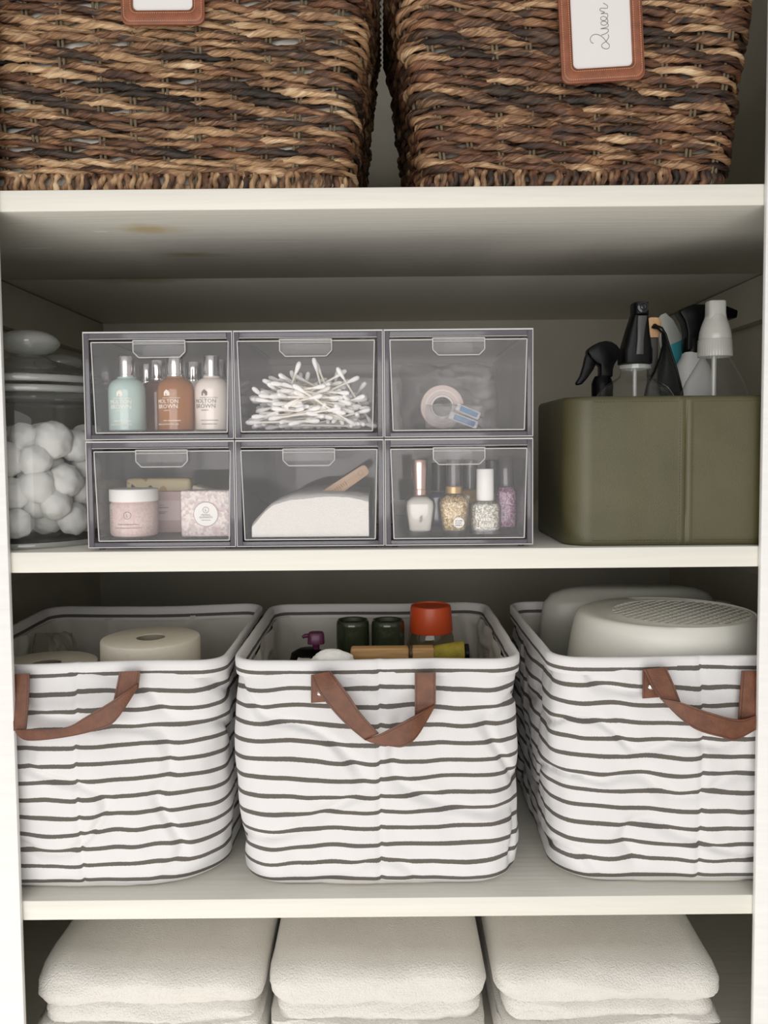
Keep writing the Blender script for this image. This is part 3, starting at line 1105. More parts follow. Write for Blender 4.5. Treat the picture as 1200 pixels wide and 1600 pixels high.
def drawer_unit(label, x0, z0, shift, foot):
    """shift: how far the drawer sits off centre in its housing"""
    u = thing('clear_drawer_unit', label, 'drawer', (x0 + DW / 2, YF, z0), 0, 'clear stacking drawers')
    w, t = DW / 2 - 0.0004, 0.0022
    mb = MB()
    mb.box(-w, -w + t, 0.0012, DDEP, 0, DH).box(w - t, w, 0.0012, DDEP, 0, DH)
    mb.box(-w + t, w - t, 0.0012, DDEP, 0, t).box(-w + t, w - t, 0.0012, DDEP, DH - t, DH)
    mb.box(-w + t, w - t, DDEP - t, DDEP, t, DH - t)
    hs = mb.part('housing', SMOKE, u)
    # thick smoky front edge of the housing
    fw, ft, fb = 0.0058, 0.0070, 0.0052
    mb = MB()
    mb.box(-w, -w + fw, 0.0, 0.0040, 0, DH, 0.0006).box(w - fw, w, 0.0, 0.0040, 0, DH, 0.0006)
    mb.box(-w + fw, w - fw, 0.0, 0.0040, 0, fb, 0.0006).box(-w + fw, w - fw, 0.0, 0.0040, DH - ft, DH, 0.0006)
    mb.part('front_rim', SMOKE_EDGE, hs)
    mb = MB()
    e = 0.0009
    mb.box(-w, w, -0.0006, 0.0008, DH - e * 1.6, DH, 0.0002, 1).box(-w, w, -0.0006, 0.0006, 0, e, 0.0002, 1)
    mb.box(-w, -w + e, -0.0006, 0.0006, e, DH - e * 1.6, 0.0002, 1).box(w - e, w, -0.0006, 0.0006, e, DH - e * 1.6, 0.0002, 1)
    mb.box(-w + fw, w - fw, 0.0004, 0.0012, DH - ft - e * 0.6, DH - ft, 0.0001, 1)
    mb.part('highlight_strip', EDGE_HIGHLIGHT, hs)  # pale strips paint the light caught by the housing edges
    if foot:
        for sx in (-1, 1):
            for fy in (0.012, DDEP - 0.02):
                MB().lathe([(0.0028, -0.0029), (0.0030, -0.001), (0.0030, 0.0)], 12, (sx * (w - 0.010), fy, 0)).part('foot', SMOKE_EDGE, u)
    # the drawer itself: sides lean in towards the bottom
    tw, bw = DW / 2 - 0.0066, DW / 2 - 0.0092
    zt, zb = DH - 0.0105, 0.0070
    ys = 0.0006
    dm = MB()

    def slab(c8):
        dm.add(c8, [(0, 1, 2, 3), (7, 6, 5, 4), (0, 4, 5, 1), (1, 5, 6, 2), (2, 6, 7, 3), (3, 7, 4, 0)])
    th = 0.0016
    s = shift
    dep = DDEP - 0.012
    slab([(s - bw, ys, zb), (s + bw, ys, zb), (s + tw, ys, zt), (s - tw, ys, zt), (s - bw, ys + th, zb), (s + bw, ys + th, zb), (s + tw, ys + th, zt), (s - tw, ys + th, zt)])
    slab([(s - bw, dep, zb), (s + bw, dep, zb), (s + tw, dep, zt), (s - tw, dep, zt), (s - bw, dep + th, zb), (s + bw, dep + th, zb), (s + tw, dep + th, zt), (s - tw, dep + th, zt)])
    for g in (-1, 1):
        slab([(s + g * (bw - th), ys + th, zb), (s + g * bw, ys + th, zb), (s + g * tw, ys + th, zt), (s + g * (tw - th), ys + th, zt),
              (s + g * (bw - th), dep, zb), (s + g * bw, dep, zb), (s + g * tw, dep, zt), (s + g * (tw - th), dep, zt)])
    slab([(s - bw + th, ys + th, zb), (s + bw - th, ys + th, zb), (s + bw - th, ys + th, zb + th), (s - bw + th, ys + th, zb + th),
          (s - bw + th, dep, zb), (s + bw - th, dep, zb), (s + bw - th, dep, zb + th), (s - bw + th, dep, zb + th)])
    d = dm.part('drawer', CLEAR, u, recalc=True)
    # pale strips painting the edge highlight round the drawer front
    def line(mb, pts, r, close=False):
        if close:
            pts = pts + [pts[0]]
        for a, b in zip(pts[:-1], pts[1:]):
            mb.tube([a, b], r, 5)
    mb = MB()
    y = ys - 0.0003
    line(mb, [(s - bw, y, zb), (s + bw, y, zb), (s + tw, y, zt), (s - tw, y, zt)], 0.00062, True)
    mb.part('front_outline', EDGE_HIGHLIGHT, d)
    mb = MB()
    line(mb, [(s - bw + .002, dep, zb + .002), (s + bw - .002, dep, zb + .002), (s + tw, dep, zt), (s - tw, dep, zt)], 0.0005, True)
    for g in (-1, 1):
        line(mb, [(s + g * (bw - .001), ys, zb), (s + g * (bw - .001), dep, zb)], 0.0004)
    mb.part('inner_outline', SMOKE_LINE, d)
    # pull: a chamfered tab
    hw, hz, ch = 0.0258, 0.0155, 0.0055
    poly = [(s - hw, zt + 0.0012), (s - hw, zt - hz + ch), (s - hw + ch, zt - hz), (s + hw - ch, zt - hz), (s + hw, zt - hz + ch), (s + hw, zt + 0.0012)]
    h = MB().prism(poly, ys - 0.0030, ys - 0.0010, 0.0004).part('pull_tab', CLEAR_TAB, d)
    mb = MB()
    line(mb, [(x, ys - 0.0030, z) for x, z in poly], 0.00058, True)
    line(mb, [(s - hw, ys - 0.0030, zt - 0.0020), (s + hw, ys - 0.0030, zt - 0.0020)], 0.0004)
    mb.part('tab_outline', EDGE_HIGHLIGHT, h)  # tab edge highlight painted as pale strips
    return u


SMOKE_LINE = clear('smoky_line', (0.8, 0.8, 0.8), haze=0.35, haze_col=(225, 222, 222), f0=0.05, rough=0.2)
CLEAR_TAB = clear('clear_tab', (0.93, 0.925, 0.93), haze=0.06, f0=0.02, refl=0.4, rough=0.0)
UL = {(0, 1): 'clear drawer of small toiletry bottles, top left of the stack', (1, 1): 'clear drawer of cotton swabs, top middle of the stack',
      (2, 1): 'clear drawer of bagged blue picks, top right of the stack', (0, 0): 'clear drawer with pink jar and soaps, bottom left of the stack',
      (1, 0): 'clear drawer of white bath salt, bottom middle of the stack', (2, 0): 'clear drawer of nail polish, bottom right of the stack'}
SH = {(0, 1): 0.0020, (1, 1): -0.0022, (2, 1): 0.0, (0, 0): 0.0020, (1, 0): -0.0005, (2, 0): 0.0}
for (i, j), lab in UL.items():
    drawer_unit(lab, DX0 + i * DW, ROWZ[j], SH[(i, j)], j == 0)
FL = [z + 0.0070 + 0.0019 for z in ROWZ]     # top of each drawer floor

# --- toiletry bottles


def ticks(mb, x0, x1, z, y, h=0.0009, seed=0, r=None, cx=0, cy=0):
    """a line of print too small to read in the photo: short strokes"""
    rd = random.Random(seed)
    x = x0
    while x < x1:
        wd = rd.uniform(0.0006, 0.0016)
        hh = h * rd.uniform(0.7, 1.0)
        vs = [Vector((x, 0, z)), Vector((min(x1, x + wd), 0, z)), Vector((min(x1, x + wd), 0, z + hh)), Vector((x, 0, z + hh))]
        if r:
            vs = wrap(vs, r, cx, cy)
        else:
            vs = [v + Vector((cx, y, 0)) for v in vs]
        mb.add(vs, [(0, 1, 2, 3)])
        x += wd + rd.uniform(0.0003, 0.0009)
    return mb


def toiletry_bottle(label, x, y, body_mat, ink, front, scale=1.0, a0=0.0, parts_print=True):
    t = thing('toiletry_bottle', label, 'bottle', (x, y, FL[1]), 0, 'small toiletry bottles')
    r = 0.0188 * scale
    MB().lathe([(0, 0), (r * .9, 0), (r * .985, 0.0012), (r, 0.003), (r, 0.040), (r * .985, 0.044), (r * .92, 0.0480), (r * .80, 0.0512), (r * .62, 0.0532), (r * .5, 0.0540), (r * .5, 0.0555), (0, 0.0555)], 40).part('body', body_mat, t)
    cr = 0.0086 * scale
    MB().lathe([(0, 0.0555), (cr * .96, 0.0555), (cr, 0.0562), (cr, 0.0755), (cr * .96, 0.0764), (cr * .86, 0.0768), (0, 0.0768)], 32).part('cap', SILVER, t, label='silver metal cap')
    MB().lathe([(cr * 1.05, 0.0553), (cr * 1.10, 0.0556), (cr * 1.10, 0.0570), (cr * 1.05, 0.0573)], 32).part('collar', SILVER, t)
    if parts_print:
        mb = MB()
        # crest: a domed house shape with two slots
        for poly in ([(-.0030, .0352), (.0030, .0352), (.0032, .0385), (.0020, .0402), (.0008, .0408), (0, .0418), (-.0008, .0408), (-.0020, .0402), (-.0032, .0385)],):
            vs = [Vector((px_, -0.0002, pz)) for px_, pz in poly]
            mb.add(wrap(vs, r, 0, 0, a0), [tuple(range(len(vs)))])
        for s_, size, z in (('MOLTON', 0.0056, 0.0278), ('BROWN', 0.0060, 0.0226), ('LONDON', 0.0018, 0.0198)):
            vs, fs = text_mesh(s_, size, 0.0001, space=1.0)
            mb.add(wrap([v + Vector((0, -0.0001, z)) for v in vs], r, 0, 0, a0), fs)
        ticks(mb, -0.0100 , 0.0100, 0.0328, 0, 0.0007, 3, r + 0.0002, 0, 0)
        ticks(mb, -0.0090 , 0.0090, 0.0098, 0, 0.0010, 5, r + 0.0002, 0, 0)
        if front == 'gel':
            vs, fs = text_mesh('BATH & SHOWER GEL', 0.0024, 0.0001)
            mb.add(wrap([v + Vector((0, -0.0001, 0.0058)) for v in vs], r, 0, 0, a0), fs)
        else:
            ticks(mb, -0.0080 , 0.0080, 0.0060, 0, 0.0011, 8, r + 0.0002, 0, 0)
        mb.part('print', ink, t, label='printed lettering and crest')
    return t


def liquid(name, col, tr):
    m, t, n, l, b = nt(name)
    b.inputs['Base Color'].default_value = lin(col)
    b.inputs['Roughness'].default_value = 0.12
    b.inputs['Coat Weight'].default_value = 0.6
    b.inputs['Coat Roughness'].default_value = 0.04
    b.inputs['Subsurface Weight'].default_value = tr
    b.inputs['Subsurface Radius'].default_value = (0.02, 0.02, 0.02)
    return m


TEAL_L = liquid('teal_gel', (186, 208, 202), 0.35)
AMBER_L = liquid('amber_gel', (160, 102, 52), 0.25)
DKBROWN_L = liquid('dark_brown_gel', (104, 54, 24), 0.1)
CREAM_L = liquid('cream_lotion', (236, 226, 216), 0.2)
x = lambda px_, py_, Y: P(px_, py_, Y).x
toiletry_bottle('pale teal shower gel bottle with silver cap', x(199, 640, .031), .031, TEAL_L, INK_W, 'gel', 1.0, -0.10)
toiletry_bottle('amber brown shower gel bottle with silver cap', x(275, 640, .031), .031, AMBER_L, INK_W, 'gel', 1.0, -0.25)
toiletry_bottle('cream white lotion bottle with silver cap', x(332, 640, .031), .031, CREAM_L, INK_D, 'lotion', 0.95, -0.25)
toiletry_bottle('dark brown gel bottle behind the teal and amber bottles', x(247, 640, .074), .074, DKBROWN_L, INK_W, 'gel', 1.0, -0.9, False)
toiletry_bottle('cream bottle behind the amber and white bottles', x(304, 640, .095), .095, CREAM_L, INK_D, 'lotion', 1.0, 0, False)
toiletry_bottle('pale teal bottle behind the front teal bottle', x(232, 640, .115), .115, TEAL_L, INK_W, 'gel', 1.0, 0, False)
toiletry_bottle('cream bottle at the right side behind the lotion', x(343, 640, .076), .076, CREAM_L, INK_D, 'lotion', 0.95, 0, False)

# --- cotton swabs: one stick with two tips, copied
SW_L = 0.074
PAPER = M('paper_stick', (240, 234, 222), rough=0.8)
swab_me = MB().tube([(-SW_L / 2 + 0.006, 0, 0), (SW_L / 2 - 0.006, 0, 0)], 0.00115, 8).mesh('swab_stick', PAPER, 60)
tm = MB()
prof = [(0, -0.0012), (0.0012, 0.0), (0.0019, 0.004), (0.0025, 0.0085), (0.0024, 0.0115), (0.0016, 0.0136), (0, 0.0144)]
tm.lathe(prof, 12, m=Matrix.Rotation(PI / 2, 4, 'Y'))
tip_me = tm.mesh('swab_tip', COTTON, 80)


def swab(p0, p1, lab='white cotton swab in the loose pile inside the top middle drawer'):
    p0, p1 = Vector(p0), Vector(p1)
    d = (p1 - p0).normalized()
    o = bpy.data.objects.new('cotton_swab', swab_me)
    COL.objects.link(o)
    o.location = (p0 + p1) / 2
    o.rotation_euler = d.to_track_quat('X', 'Z').to_euler()
    tag(o, lab, 'cotton swab', 'cotton swabs in the drawer')
    for s_ in (0, 1):
        c = bpy.data.objects.new('cotton_tip', tip_me)
        COL.objects.link(c)
        c.parent = o
        c.location = ((SW_L / 2 - 0.0135) * (1 if s_ == 0 else -1), 0, 0)
        c.rotation_euler = (0, 0, 0 if s_ == 0 else PI)
    return o


ux = DX0 + DW * 1.5 + SH[(1, 1)]
z_f = FL[1]
rs = random.Random(11)


def inside(p):
    k = (p.z - z_f) / (DH - 0.02)
    lim = (DW / 2 - 0.0125) + 0.002 * max(0, min(1, k))
    return abs(p.x - ux) < lim and 0.0115 < p.y < 0.20 and p.z > z_f + 0.0026


# the ones that stand out of the pile: (tip pixel, other end pixel, depth at tip, depth at other end)
for a in [((468, 566), (436, 648), .030, .024), ((490, 560), (512, 652), .034, .030), ((493, 566), (530, 650), .045, .030), ((527, 575), (580, 668), .026, .022),
          ((571, 598), (546, 640), .045, .050), ((411, 594), (478, 622), .030, .034), ((395, 606), (440, 668), .022, .020), ((399, 624), (490, 636), .024, .024),
          ((408, 612), (470, 660), .028, .022), ((455, 580), (474, 660), .050, .046), ((444, 590), (520, 640), .050, .05), ((482, 582), (462, 660), .055, .05), ((537, 618), (566, 668), .022, .022),
          ((460, 602), (540, 655), .020, .019), ((440, 600), (545, 630), .026, .026), ((515, 605), (440, 640), .024, .024), ((500, 636), (420, 662), .019, .020), ((479, 645), (560, 668), .018, .018), ((420, 655), (520, 640), .020, .019), ((578, 640), (510, 662), .024, .022)]:
    p0 = P(a[0][0], a[0][1], a[2]); p1 = P(a[1][0], a[1][1], a[3])
    d = (p1 - p0).normalized()
    # tip at its place, the rest of the stick runs on into the pile
    p1 = p0 + d * SW_L
    if p1.z < z_f + 0.003:
        # lie deeper instead of through the floor
        f = (p0.z - z_f - 0.003) / SW_L
        f = max(-0.98, min(0.98, f))
        hor = Vector((d.x, 0, 0))
        dz = -f
        hx_ = d.x
        rem = max(0.0, 1 - dz * dz - hx_ * hx_)
        d = Vector((hx_, math.sqrt(rem), dz)).normalized()
        p1 = p0 + d * SW_L
    swab(p0, p1)
cnt = 0
tries = 0
while cnt < 235 and tries < 20000:
    tries += 1
    xx = ux + rs.uniform(-0.055, 0.055)
    yy = rs.uniform(0.013, 0.085) if rs.random() < 0.9 else rs.uniform(0.08, 0.15)
    hmax = 0.034 * math.exp(-((xx - ux + 0.006) / 0.042) ** 2) + 0.010
    zz = z_f + 0.004 + rs.random() ** 1.3 * hmax
    el = rs.gauss(0, 0.22) + (0.5 * rs.random() if rs.random() < 0.2 else 0)
    az = rs.gauss(0, 0.75) if rs.random() < 0.62 else rs.uniform(0, PI)
    d = Vector((math.cos(az) * math.cos(el), math.sin(az) * math.cos(el), math.sin(el)))
    c = Vector((xx, yy, zz))
    a_, b_ = c - d * SW_L / 2, c + d * SW_L / 2
    if inside(a_) and inside(b_):
        swab(a_, b_)
        cnt += 1

# --- top right drawer: zip pouch with two blue and white picks, a small roll, loose bag
BAG = clear('plastic_bag', (0.93, 0.93, 0.93), haze=0.2, haze_col=(246, 245, 242), f0=0.03, rough=0.1)


def bag(name, label, x0, x1, y0, y1, z0, z1, seed, amp, mat, cat):
    """a pillow of crumpled clear film"""
    N, K = 34, 26
    rows = []
    for s_ in (1, -1):
        for i in range(N + 1):
            row = []
            for j in range(K + 1):
                u, v = i / N, j / K
                e = min(1, 6 * min(u, 1 - u, v, 1 - v)) ** 0.6
                d = fbm(u * 5 + seed, v * 5, s_ * 2, 3)
                r_ = abs(noise.noise((u * 9 + seed, v * 7, s_)))
                yy = (y0 + y1) / 2 - s_ * (y1 - y0) / 2 * e * (0.7 + 0.5 * d) + amp * (r_ - 0.3)
                row.append((x0 + (x1 - x0) * u + amp * 0.5 * d, yy, max(z0, z0 + (z1 - z0) * v + amp * 0.5 * noise.noise((u * 6, v * 6, seed)) * min(1, v * 4))))
            rows.append(row)
    mb = MB()
    mb.grid(rows[:N + 1]); mb.grid(rows[N + 1:], flip=True)
    return mb.solo(name, mat, label, cat, angle=180)


ux3 = DX0 + DW * 2.5
bag('plastic_bag', 'large crumpled clear plastic bag lining the top right drawer', ux3 - 0.054, ux3 + 0.057, 0.090, 0.200, z_f + 0.001, z_f + 0.076, 3.0, 0.010, BAG, 'bag')
q0, q1 = P(666, 668, 0.030), P(757, 631, 0.045)
bag('zip_pouch', 'small clear pouch with two blue picks inside', q0.x, q1.x, 0.030, 0.058, z_f + 0.0008, q1.z, 8.0, 0.003, BAG, 'pouch')
BLUE = M('blue_plastic', (92, 150, 196), rough=0.3)
PICKW = M('white_pick_plastic', (238, 238, 236), rough=0.35)
for (ax, ay, bx, by, lab) in ((706, 650, 744, 664, 'lower white pick with blue grip in the clear pouch'), (716, 637, 748, 650, 'upper white pick with blue grip in the clear pouch')):
    a_, b_ = P(ax, ay, 0.042), P(bx, by, 0.040)
    d = (b_ - a_)
    L = d.length
    an = math.atan2(-d.z, d.x)
    t = thing('interdental_pick', lab, 'pick', (a_ + b_) / 2, 0, 'blue and white picks')
    t.rotation_euler = (0, an, 0)
    mb = MB(); mb.box(-L * .62, L * .56, -0.0022, 0.0030, -0.0042, 0.0042, 0.0018, 3); mb.part('handle', PICKW, t)
    mb = MB(); mb.box(-L * .42, L * .44, -0.0034, -0.0016, -0.0026, 0.0026, 0.0008, 2); mb.part('blue_grip', BLUE, t, label='blue grip')
    mb = MB(); mb.tube([(L * .56, 0, 0), (L * .72, 0, 0)], [0.0012, 0.0005], 6); mb.part('tip', BLACK, t)
ROLLM = M('pale_pink_tape', (232, 214, 206), rough=0.6)
q = P(690, 603, 0.075)
R_ = (q.z - z_f) / 2
t = thing('tape_roll', 'pale pink tape roll standing behind the clear pouch', 'roll', (q.x, 0.066, z_f + 0.0006), 0)
mr = Matrix.Translation((0, 0.016, R_)) @ Matrix.Rotation(PI / 2, 4, 'X')
MB().lathe([(R_ * .55, 0.0), (R_ * .97, 0.0), (R_, 0.001), (R_, 0.015), (R_ * .97, 0.016), (R_ * .55, 0.016), (R_ * .55, 0.0)], 40, m=mr).part('tape', ROLLM, t)
MB().lathe([(R_ * .72, 0.0155), (R_ * .72, 0.0166), (R_ * .78, 0.0166), (R_ * .78, 0.0155)], 40, m=mr).part('ring', CARD, t)
MB().lathe([(R_ * .45, 0.0), (R_ * .54, 0.0), (R_ * .54, 0.016), (R_ * .45, 0.016), (R_ * .45, 0.0)], 36, m=mr).part('core', CARD, t)

# --- bottom left drawer: jar and soaps
PINK = speckle('pink_salt', (216, 190, 184), [(220, 196, 190), (212, 184, 178), (224, 204, 196)], 600, rough=0.5, cover=0.75)
z_l = FL[0]
q = P(212, 800, 0.040)
rj = 0.0248
t = thing('cosmetic_jar', 'round pink jar with white screw lid', 'jar', (q.x, 0.0355, z_l), 0)
MB().lathe([(0, 0), (rj * .80, 0), (rj * .93, 0.0015), (rj * .985, 0.005), (rj * .985, 0.033), (rj * .93, 0.0352), (rj * .9, 0.0357), (rj * .9, 0.037), (0, 0.037)], 48).part('body', PINK, t)
lid_prof = [(0, 0.0368), (rj * .99, 0.0368), (rj, 0.0374), (rj, 0.0484), (rj * .985, 0.0492), (rj * .9, 0.0496), (0, 0.0496)]
MB().lathe(lid_prof, 48).part('lid', WHITE_PL, t, label='white lid')
mb = MB()
rr_ = rj * .985 + 0.0002
for k_ in range(28):                                   # ring mark with a small letter
    a0_, a1_ = 2 * PI * k_ / 28, 2 * PI * (k_ + 1) / 28
    vs = [Vector((math.cos(a) * r_, 0, 0.0232 + math.sin(a) * r_)) for a, r_ in ((a0_, .0034), (a1_, .0034), (a1_, .0039), (a0_, .0039))]
    mb.add(wrap(vs, rr_), [(0, 1, 2, 3)])
vs, fs = text_mesh('L', 0.0045, 0.00008)
mb.add(wrap([v + Vector((0, 0, 0.0216)) for v in vs], rr_), fs)
ticks(mb, -0.0105, 0.0105, 0.0135, 0, 0.0013, 21, rr_)
ticks(mb, -0.0145, 0.0145, 0.0100, 0, 0.0009, 22, rr_)
for k_ in range(7):
    ticks(mb, -0.0225, -0.0190, 0.012 + k_ * 0.0026, 0, 0.0008, 30 + k_, rr_)
mb.part('print', INK_D, t, label='grey printed mark and text')

q0, q1 = P(240, 840, 0.066), P(287, 768, 0.066)
t = thing('cosmetic_box', 'dusty pink carton with label behind the pink jar', 'box', ((q0.x + q1.x) / 2 - 0.004, 0.066, z_l), 0)
PINKBOX = M('dusty_pink_card', (205, 178, 174), rough=0.6)
w = (q1.x - q0.x) / 2 + 0.006
hb = q1.z - z_l
MB().box(-w, w, 0, 0.0175, 0, hb, 0.0006).part('carton', PINKBOX, t)
MB().box(-w + 0.012, w - 0.006, -0.0003, 0.0001, hb * 0.30, hb * 0.78).part('label', CARD_P if False else M('pink_label', (222, 204, 200), rough=0.6), t)
mb = MB()
for k_, (a, b_) in enumerate(((0.66, 0.5), (0.60, 0.8), (0.50, 0.75), (0.46, 0.6))):
    ticks(mb, -w + 0.014, -w + 0.014 + 0.016 * b_, hb * a, -0.0005, 0.0011, 40 + k_)
mb.part('print', INK_D, t)

q0, q1 = P(283, 841, 0.018), P(361, 766, 0.018)
hs_, ws_ = q1.z - z_l, (q1.x - q0.x) / 2
t = thing('soap_bar', 'square pink and white marbled soap with round label', 'soap', ((q0.x + q1.x) / 2, 0.018, z_l), 0)
SOAPM = speckle('marbled_soap', (226, 212, 206), [(236, 226, 218), (214, 194, 192), (236, 228, 222), (214, 198, 196)], 330, rough=0.45, cover=0.8, bump=0.35)
MB().box(-ws_, ws_, 0, 0.026, 0, hs_, 0.0022, 3).part('bar', SOAPM, t)
mt = Matrix.Translation((0, 0, hs_ * .49)) @ Matrix.Rotation(PI / 2, 4, 'X')
MB().lathe([(0, 0.0002), (0.0128, 0.0002), (0.0128, 0.0004), (0, 0.0004)], 40, m=mt).part('label_border', M('mauve_paper', (176, 160, 160), rough=0.7), t)
MB().lathe([(0, 0.0003), (0.0121, 0.0003), (0.0121, 0.0007), (0, 0.0007)], 40, m=mt).part('label', CARD, t, label='round white label')
mb = MB()
for k_ in range(24):
    a0_, a1_ = 2 * PI * k_ / 24, 2 * PI * (k_ + 1) / 24
    mb.add([(math.cos(a) * r_, -0.0009, hs_ * .49 + 0.0044 + math.sin(a) * r_) for a, r_ in ((a0_, .0028), (a1_, .0028), (a1_, .0032), (a0_, .0032))], [(0, 1, 2, 3)])
for s_, size, dz in (('L', 0.0040, 0.0030), ('PRIMAL', 0.0026, -0.0016), ('ELEMENTS', 0.0026, -0.0040)):
    vs, fs = text_mesh(s_, size, 0.00008, space=1.15)
    mb.add([v + Vector((0, -0.0009, hs_ * .49 + dz)) for v in vs], fs)
ticks(mb, -0.0045, 0.0045, hs_ * .49 - 0.0064, -0.0009, 0.0008, 51)
mb.part('print', INK_D, t)

SOAPY = speckle('flecked_yellow_soap', (222, 206, 158), [(222, 206, 158), (196, 160, 104), (92, 58, 38)], 150, rough=0.5, cover=0.14)
for (ax, bx, ty, dy, Y, lab) in ((196, 297, 748, 0.030, 0.0858, 'pale yellow soap bar with dark flecks, lying on its side'),):
    q0, q1 = P(ax, ty, Y), P(bx, ty, Y)
    mb = MB().box(-(q1.x - q0.x) / 2, (q1.x - q0.x) / 2, 0, dy, 0, q0.z - z_l, 0.004, 3)
    mb.solo('soap_bar', SOAPY, lab, 'soap', ((q0.x + q1.x) / 2, Y, z_l))
q0, q1 = P(297, 757, 0.090), P(330, 766, 0.090)
CREAMSOAP = M('cream_soap', (226, 218, 196), rough=0.5)
MB().prism([(-0.012, 0), (0.034, 0), (0.034, q1.z - z_l), (0.012, q1.z - z_l), (-0.012, q0.z - z_l)], 0, 0.03, 0.003).solo('soap_bar', CREAMSOAP, 'plain cream soap with a sloping top beside the flecked bar', 'soap', (q0.x + 0.0145, 0.0865, z_l))

# --- bottom middle drawer: salt and scoop
SALT = M('white_bath_salt', (243, 240, 234), rough=0.8, bump=0.8, bscale=900, var=0.03, vscale=400)
uxm = DX0 + DW * 1.5 + SH[(1, 0)]
N, K = 110, 90
rows = []
for j in range(K + 1):
    row = []
    yy = 0.0088 + (0.215 - 0.0088) * j / K
    for i in range(N + 1):
        u = i / N
        xx = uxm + (u - 0.5) * 2 * 0.0592
        xr = (xx - uxm) / 0.06
        hgt = 0.0445 - 0.008 * (xr - 0.25) ** 2 - 0.012 * max(0, -xr - 0.35) ** 1.2
        edge = 1 - 0.45 * max(0, (-xr - 0.60) / 0.40) ** 1.8
        hgt *= edge
        hgt -= 0.012 * math.exp(-(j / K) / 0.02) * 0.35
        hgt += 0.0012 * fbm(xx * 60, yy * 60, 1, 3) + 0.0003 * noise.noise((xx * 900, yy * 900, 0))
        row.append((xx, yy, z_l + max(0.002, hgt)))
    rows.append(row)
mb = MB().grid(rows, flip=True)
o_ = len(mb.v)
base = [[(p[0], p[1], z_l + 0.0004) for p in (r_[0], r_[-1])] for r_ in (rows[0], rows[-1])]
fr = [[(p[0] * 1.0, p[1], z_l + 0.0004) for p in rows[0]], rows[0]]
mb.grid(fr, flip=True)
mb.grid([rows[-1], [(p[0], p[1], z_l + 0.0004) for p in rows[-1]]], flip=True)
mb.grid([[r_[0] for r_ in rows], [(r_[0][0], r_[0][1], z_l + 0.0004) for r_ in rows]], flip=False)
mb.grid([[r_[-1] for r_ in rows], [(r_[-1][0], r_[-1][1], z_l + 0.0004) for r_ in rows]], flip=True)
mb.solo('bath_salt', SALT, 'heap of white bath salt filling the bottom middle drawer', 'bath salt', kind='stuff', angle=70, recalc=True)
SCOOPW = wood_mat('pale_wood', (206, 170, 136), (222, 190, 160), (60, 60, 8))
a_, b_ = P(500, 782, 0.050), P(571, 734, 0.034)
d = b_ - a_
L = d.length
t = thing('wooden_scoop', 'pale wooden scoop handle sticking out of the salt', 'scoop', a_)
t.rotation_euler = (0, math.atan2(d.x, d.z), 0)
hw = 0.0058
poly = [(-hw * 1.25, 0), (hw * 1.25, 0), (hw, L - .004), (hw * .8, L - .001), (hw * .4, L), (-hw * .4, L), (-hw * .8, L - .001), (-hw, L - .004)]
MB().prism(poly, -0.001, 0.0012, 0.0005).part('handle', SCOOPW, t)
MB().loft([(0, 0.003, -0.020, 0.004, 0.004), (0, 0.003, -0.014, 0.010, 0.007), (0, 0.002, -0.004, 0.009, 0.005), (0, 0, 0.001, hw * 1.2, 0.0012)], 16, 2.2).part('bowl', SCOOPW, t)
mb = MB()
for k_ in range(16):
    a0_, a1_ = 2 * PI * k_ / 16, 2 * PI * (k_ + 1) / 16
    mb.add([(math.cos(a) * r_, -0.0012, L - 0.009 + math.sin(a) * r_) for a, r_ in ((a0_, .0024), (a1_, .0024), (a1_, .0029), (a0_, .0029))], [(0, 1, 2, 3)])
for k_ in range(7):
    zz = L * 0.28 + k_ * 0.0026
    mb.add([(-0.0026 + 0.001 * (k_ % 2), -0.0012, zz), (0.0026 - 0.0012 * (k_ % 3), -0.0012, zz), (0.0026, -0.0012, zz + 0.0008), (-0.0022, -0.0012, zz + 0.0008)], [(0, 1, 2, 3)])
mb.part('stamped_mark', M('burnt_mark', (172, 132, 100), rough=0.7), t)

# --- bottom right drawer: nail polish
ROSE = M('rose_gold', (226, 190, 176), rough=0.18, metal=0.9)
GOLDM = M('matte_gold', (204, 172, 130), rough=0.35, metal=0.7)
CAPCLEAR = clear('clear_cap', (0.70, 0.68, 0.68), haze=0.10, haze_col=(160, 155, 155), f0=0.08)
GWHITE = M('white_polish', (226, 222, 212), rough=0.12, coat=0.5)
GGOLD = speckle('gold_glitter', (170, 140, 92), [(226, 198, 140), (246, 232, 196), (140, 108, 66), (206, 176, 120)], 900, 0.25, True, 0.75, 0.3)
GSILV = speckle('silver_glitter', (176, 170, 150), [(232, 228, 214), (250, 248, 240), (150, 144, 126)], 900, 0.25, True, 0.7, 0.3)
GPINK = speckle('purple_glitter', (150, 96, 130), [(196, 140, 170), (118, 70, 110), (214, 176, 190)], 800, 0.25, True, 0.7, 0.3)
NAVY = M('navy_polish', (48, 42, 78), rough=0.1, coat=0.5)
YELL = M('mustard_polish', (206, 164, 92), rough=0.12, coat=0.5)
DKCAP = M('dark_grey_cap', (62, 60, 58), rough=0.25)
PINKISH = M('dusty_rose_polish', (206, 168, 162), rough=0.2, coat=0.5)


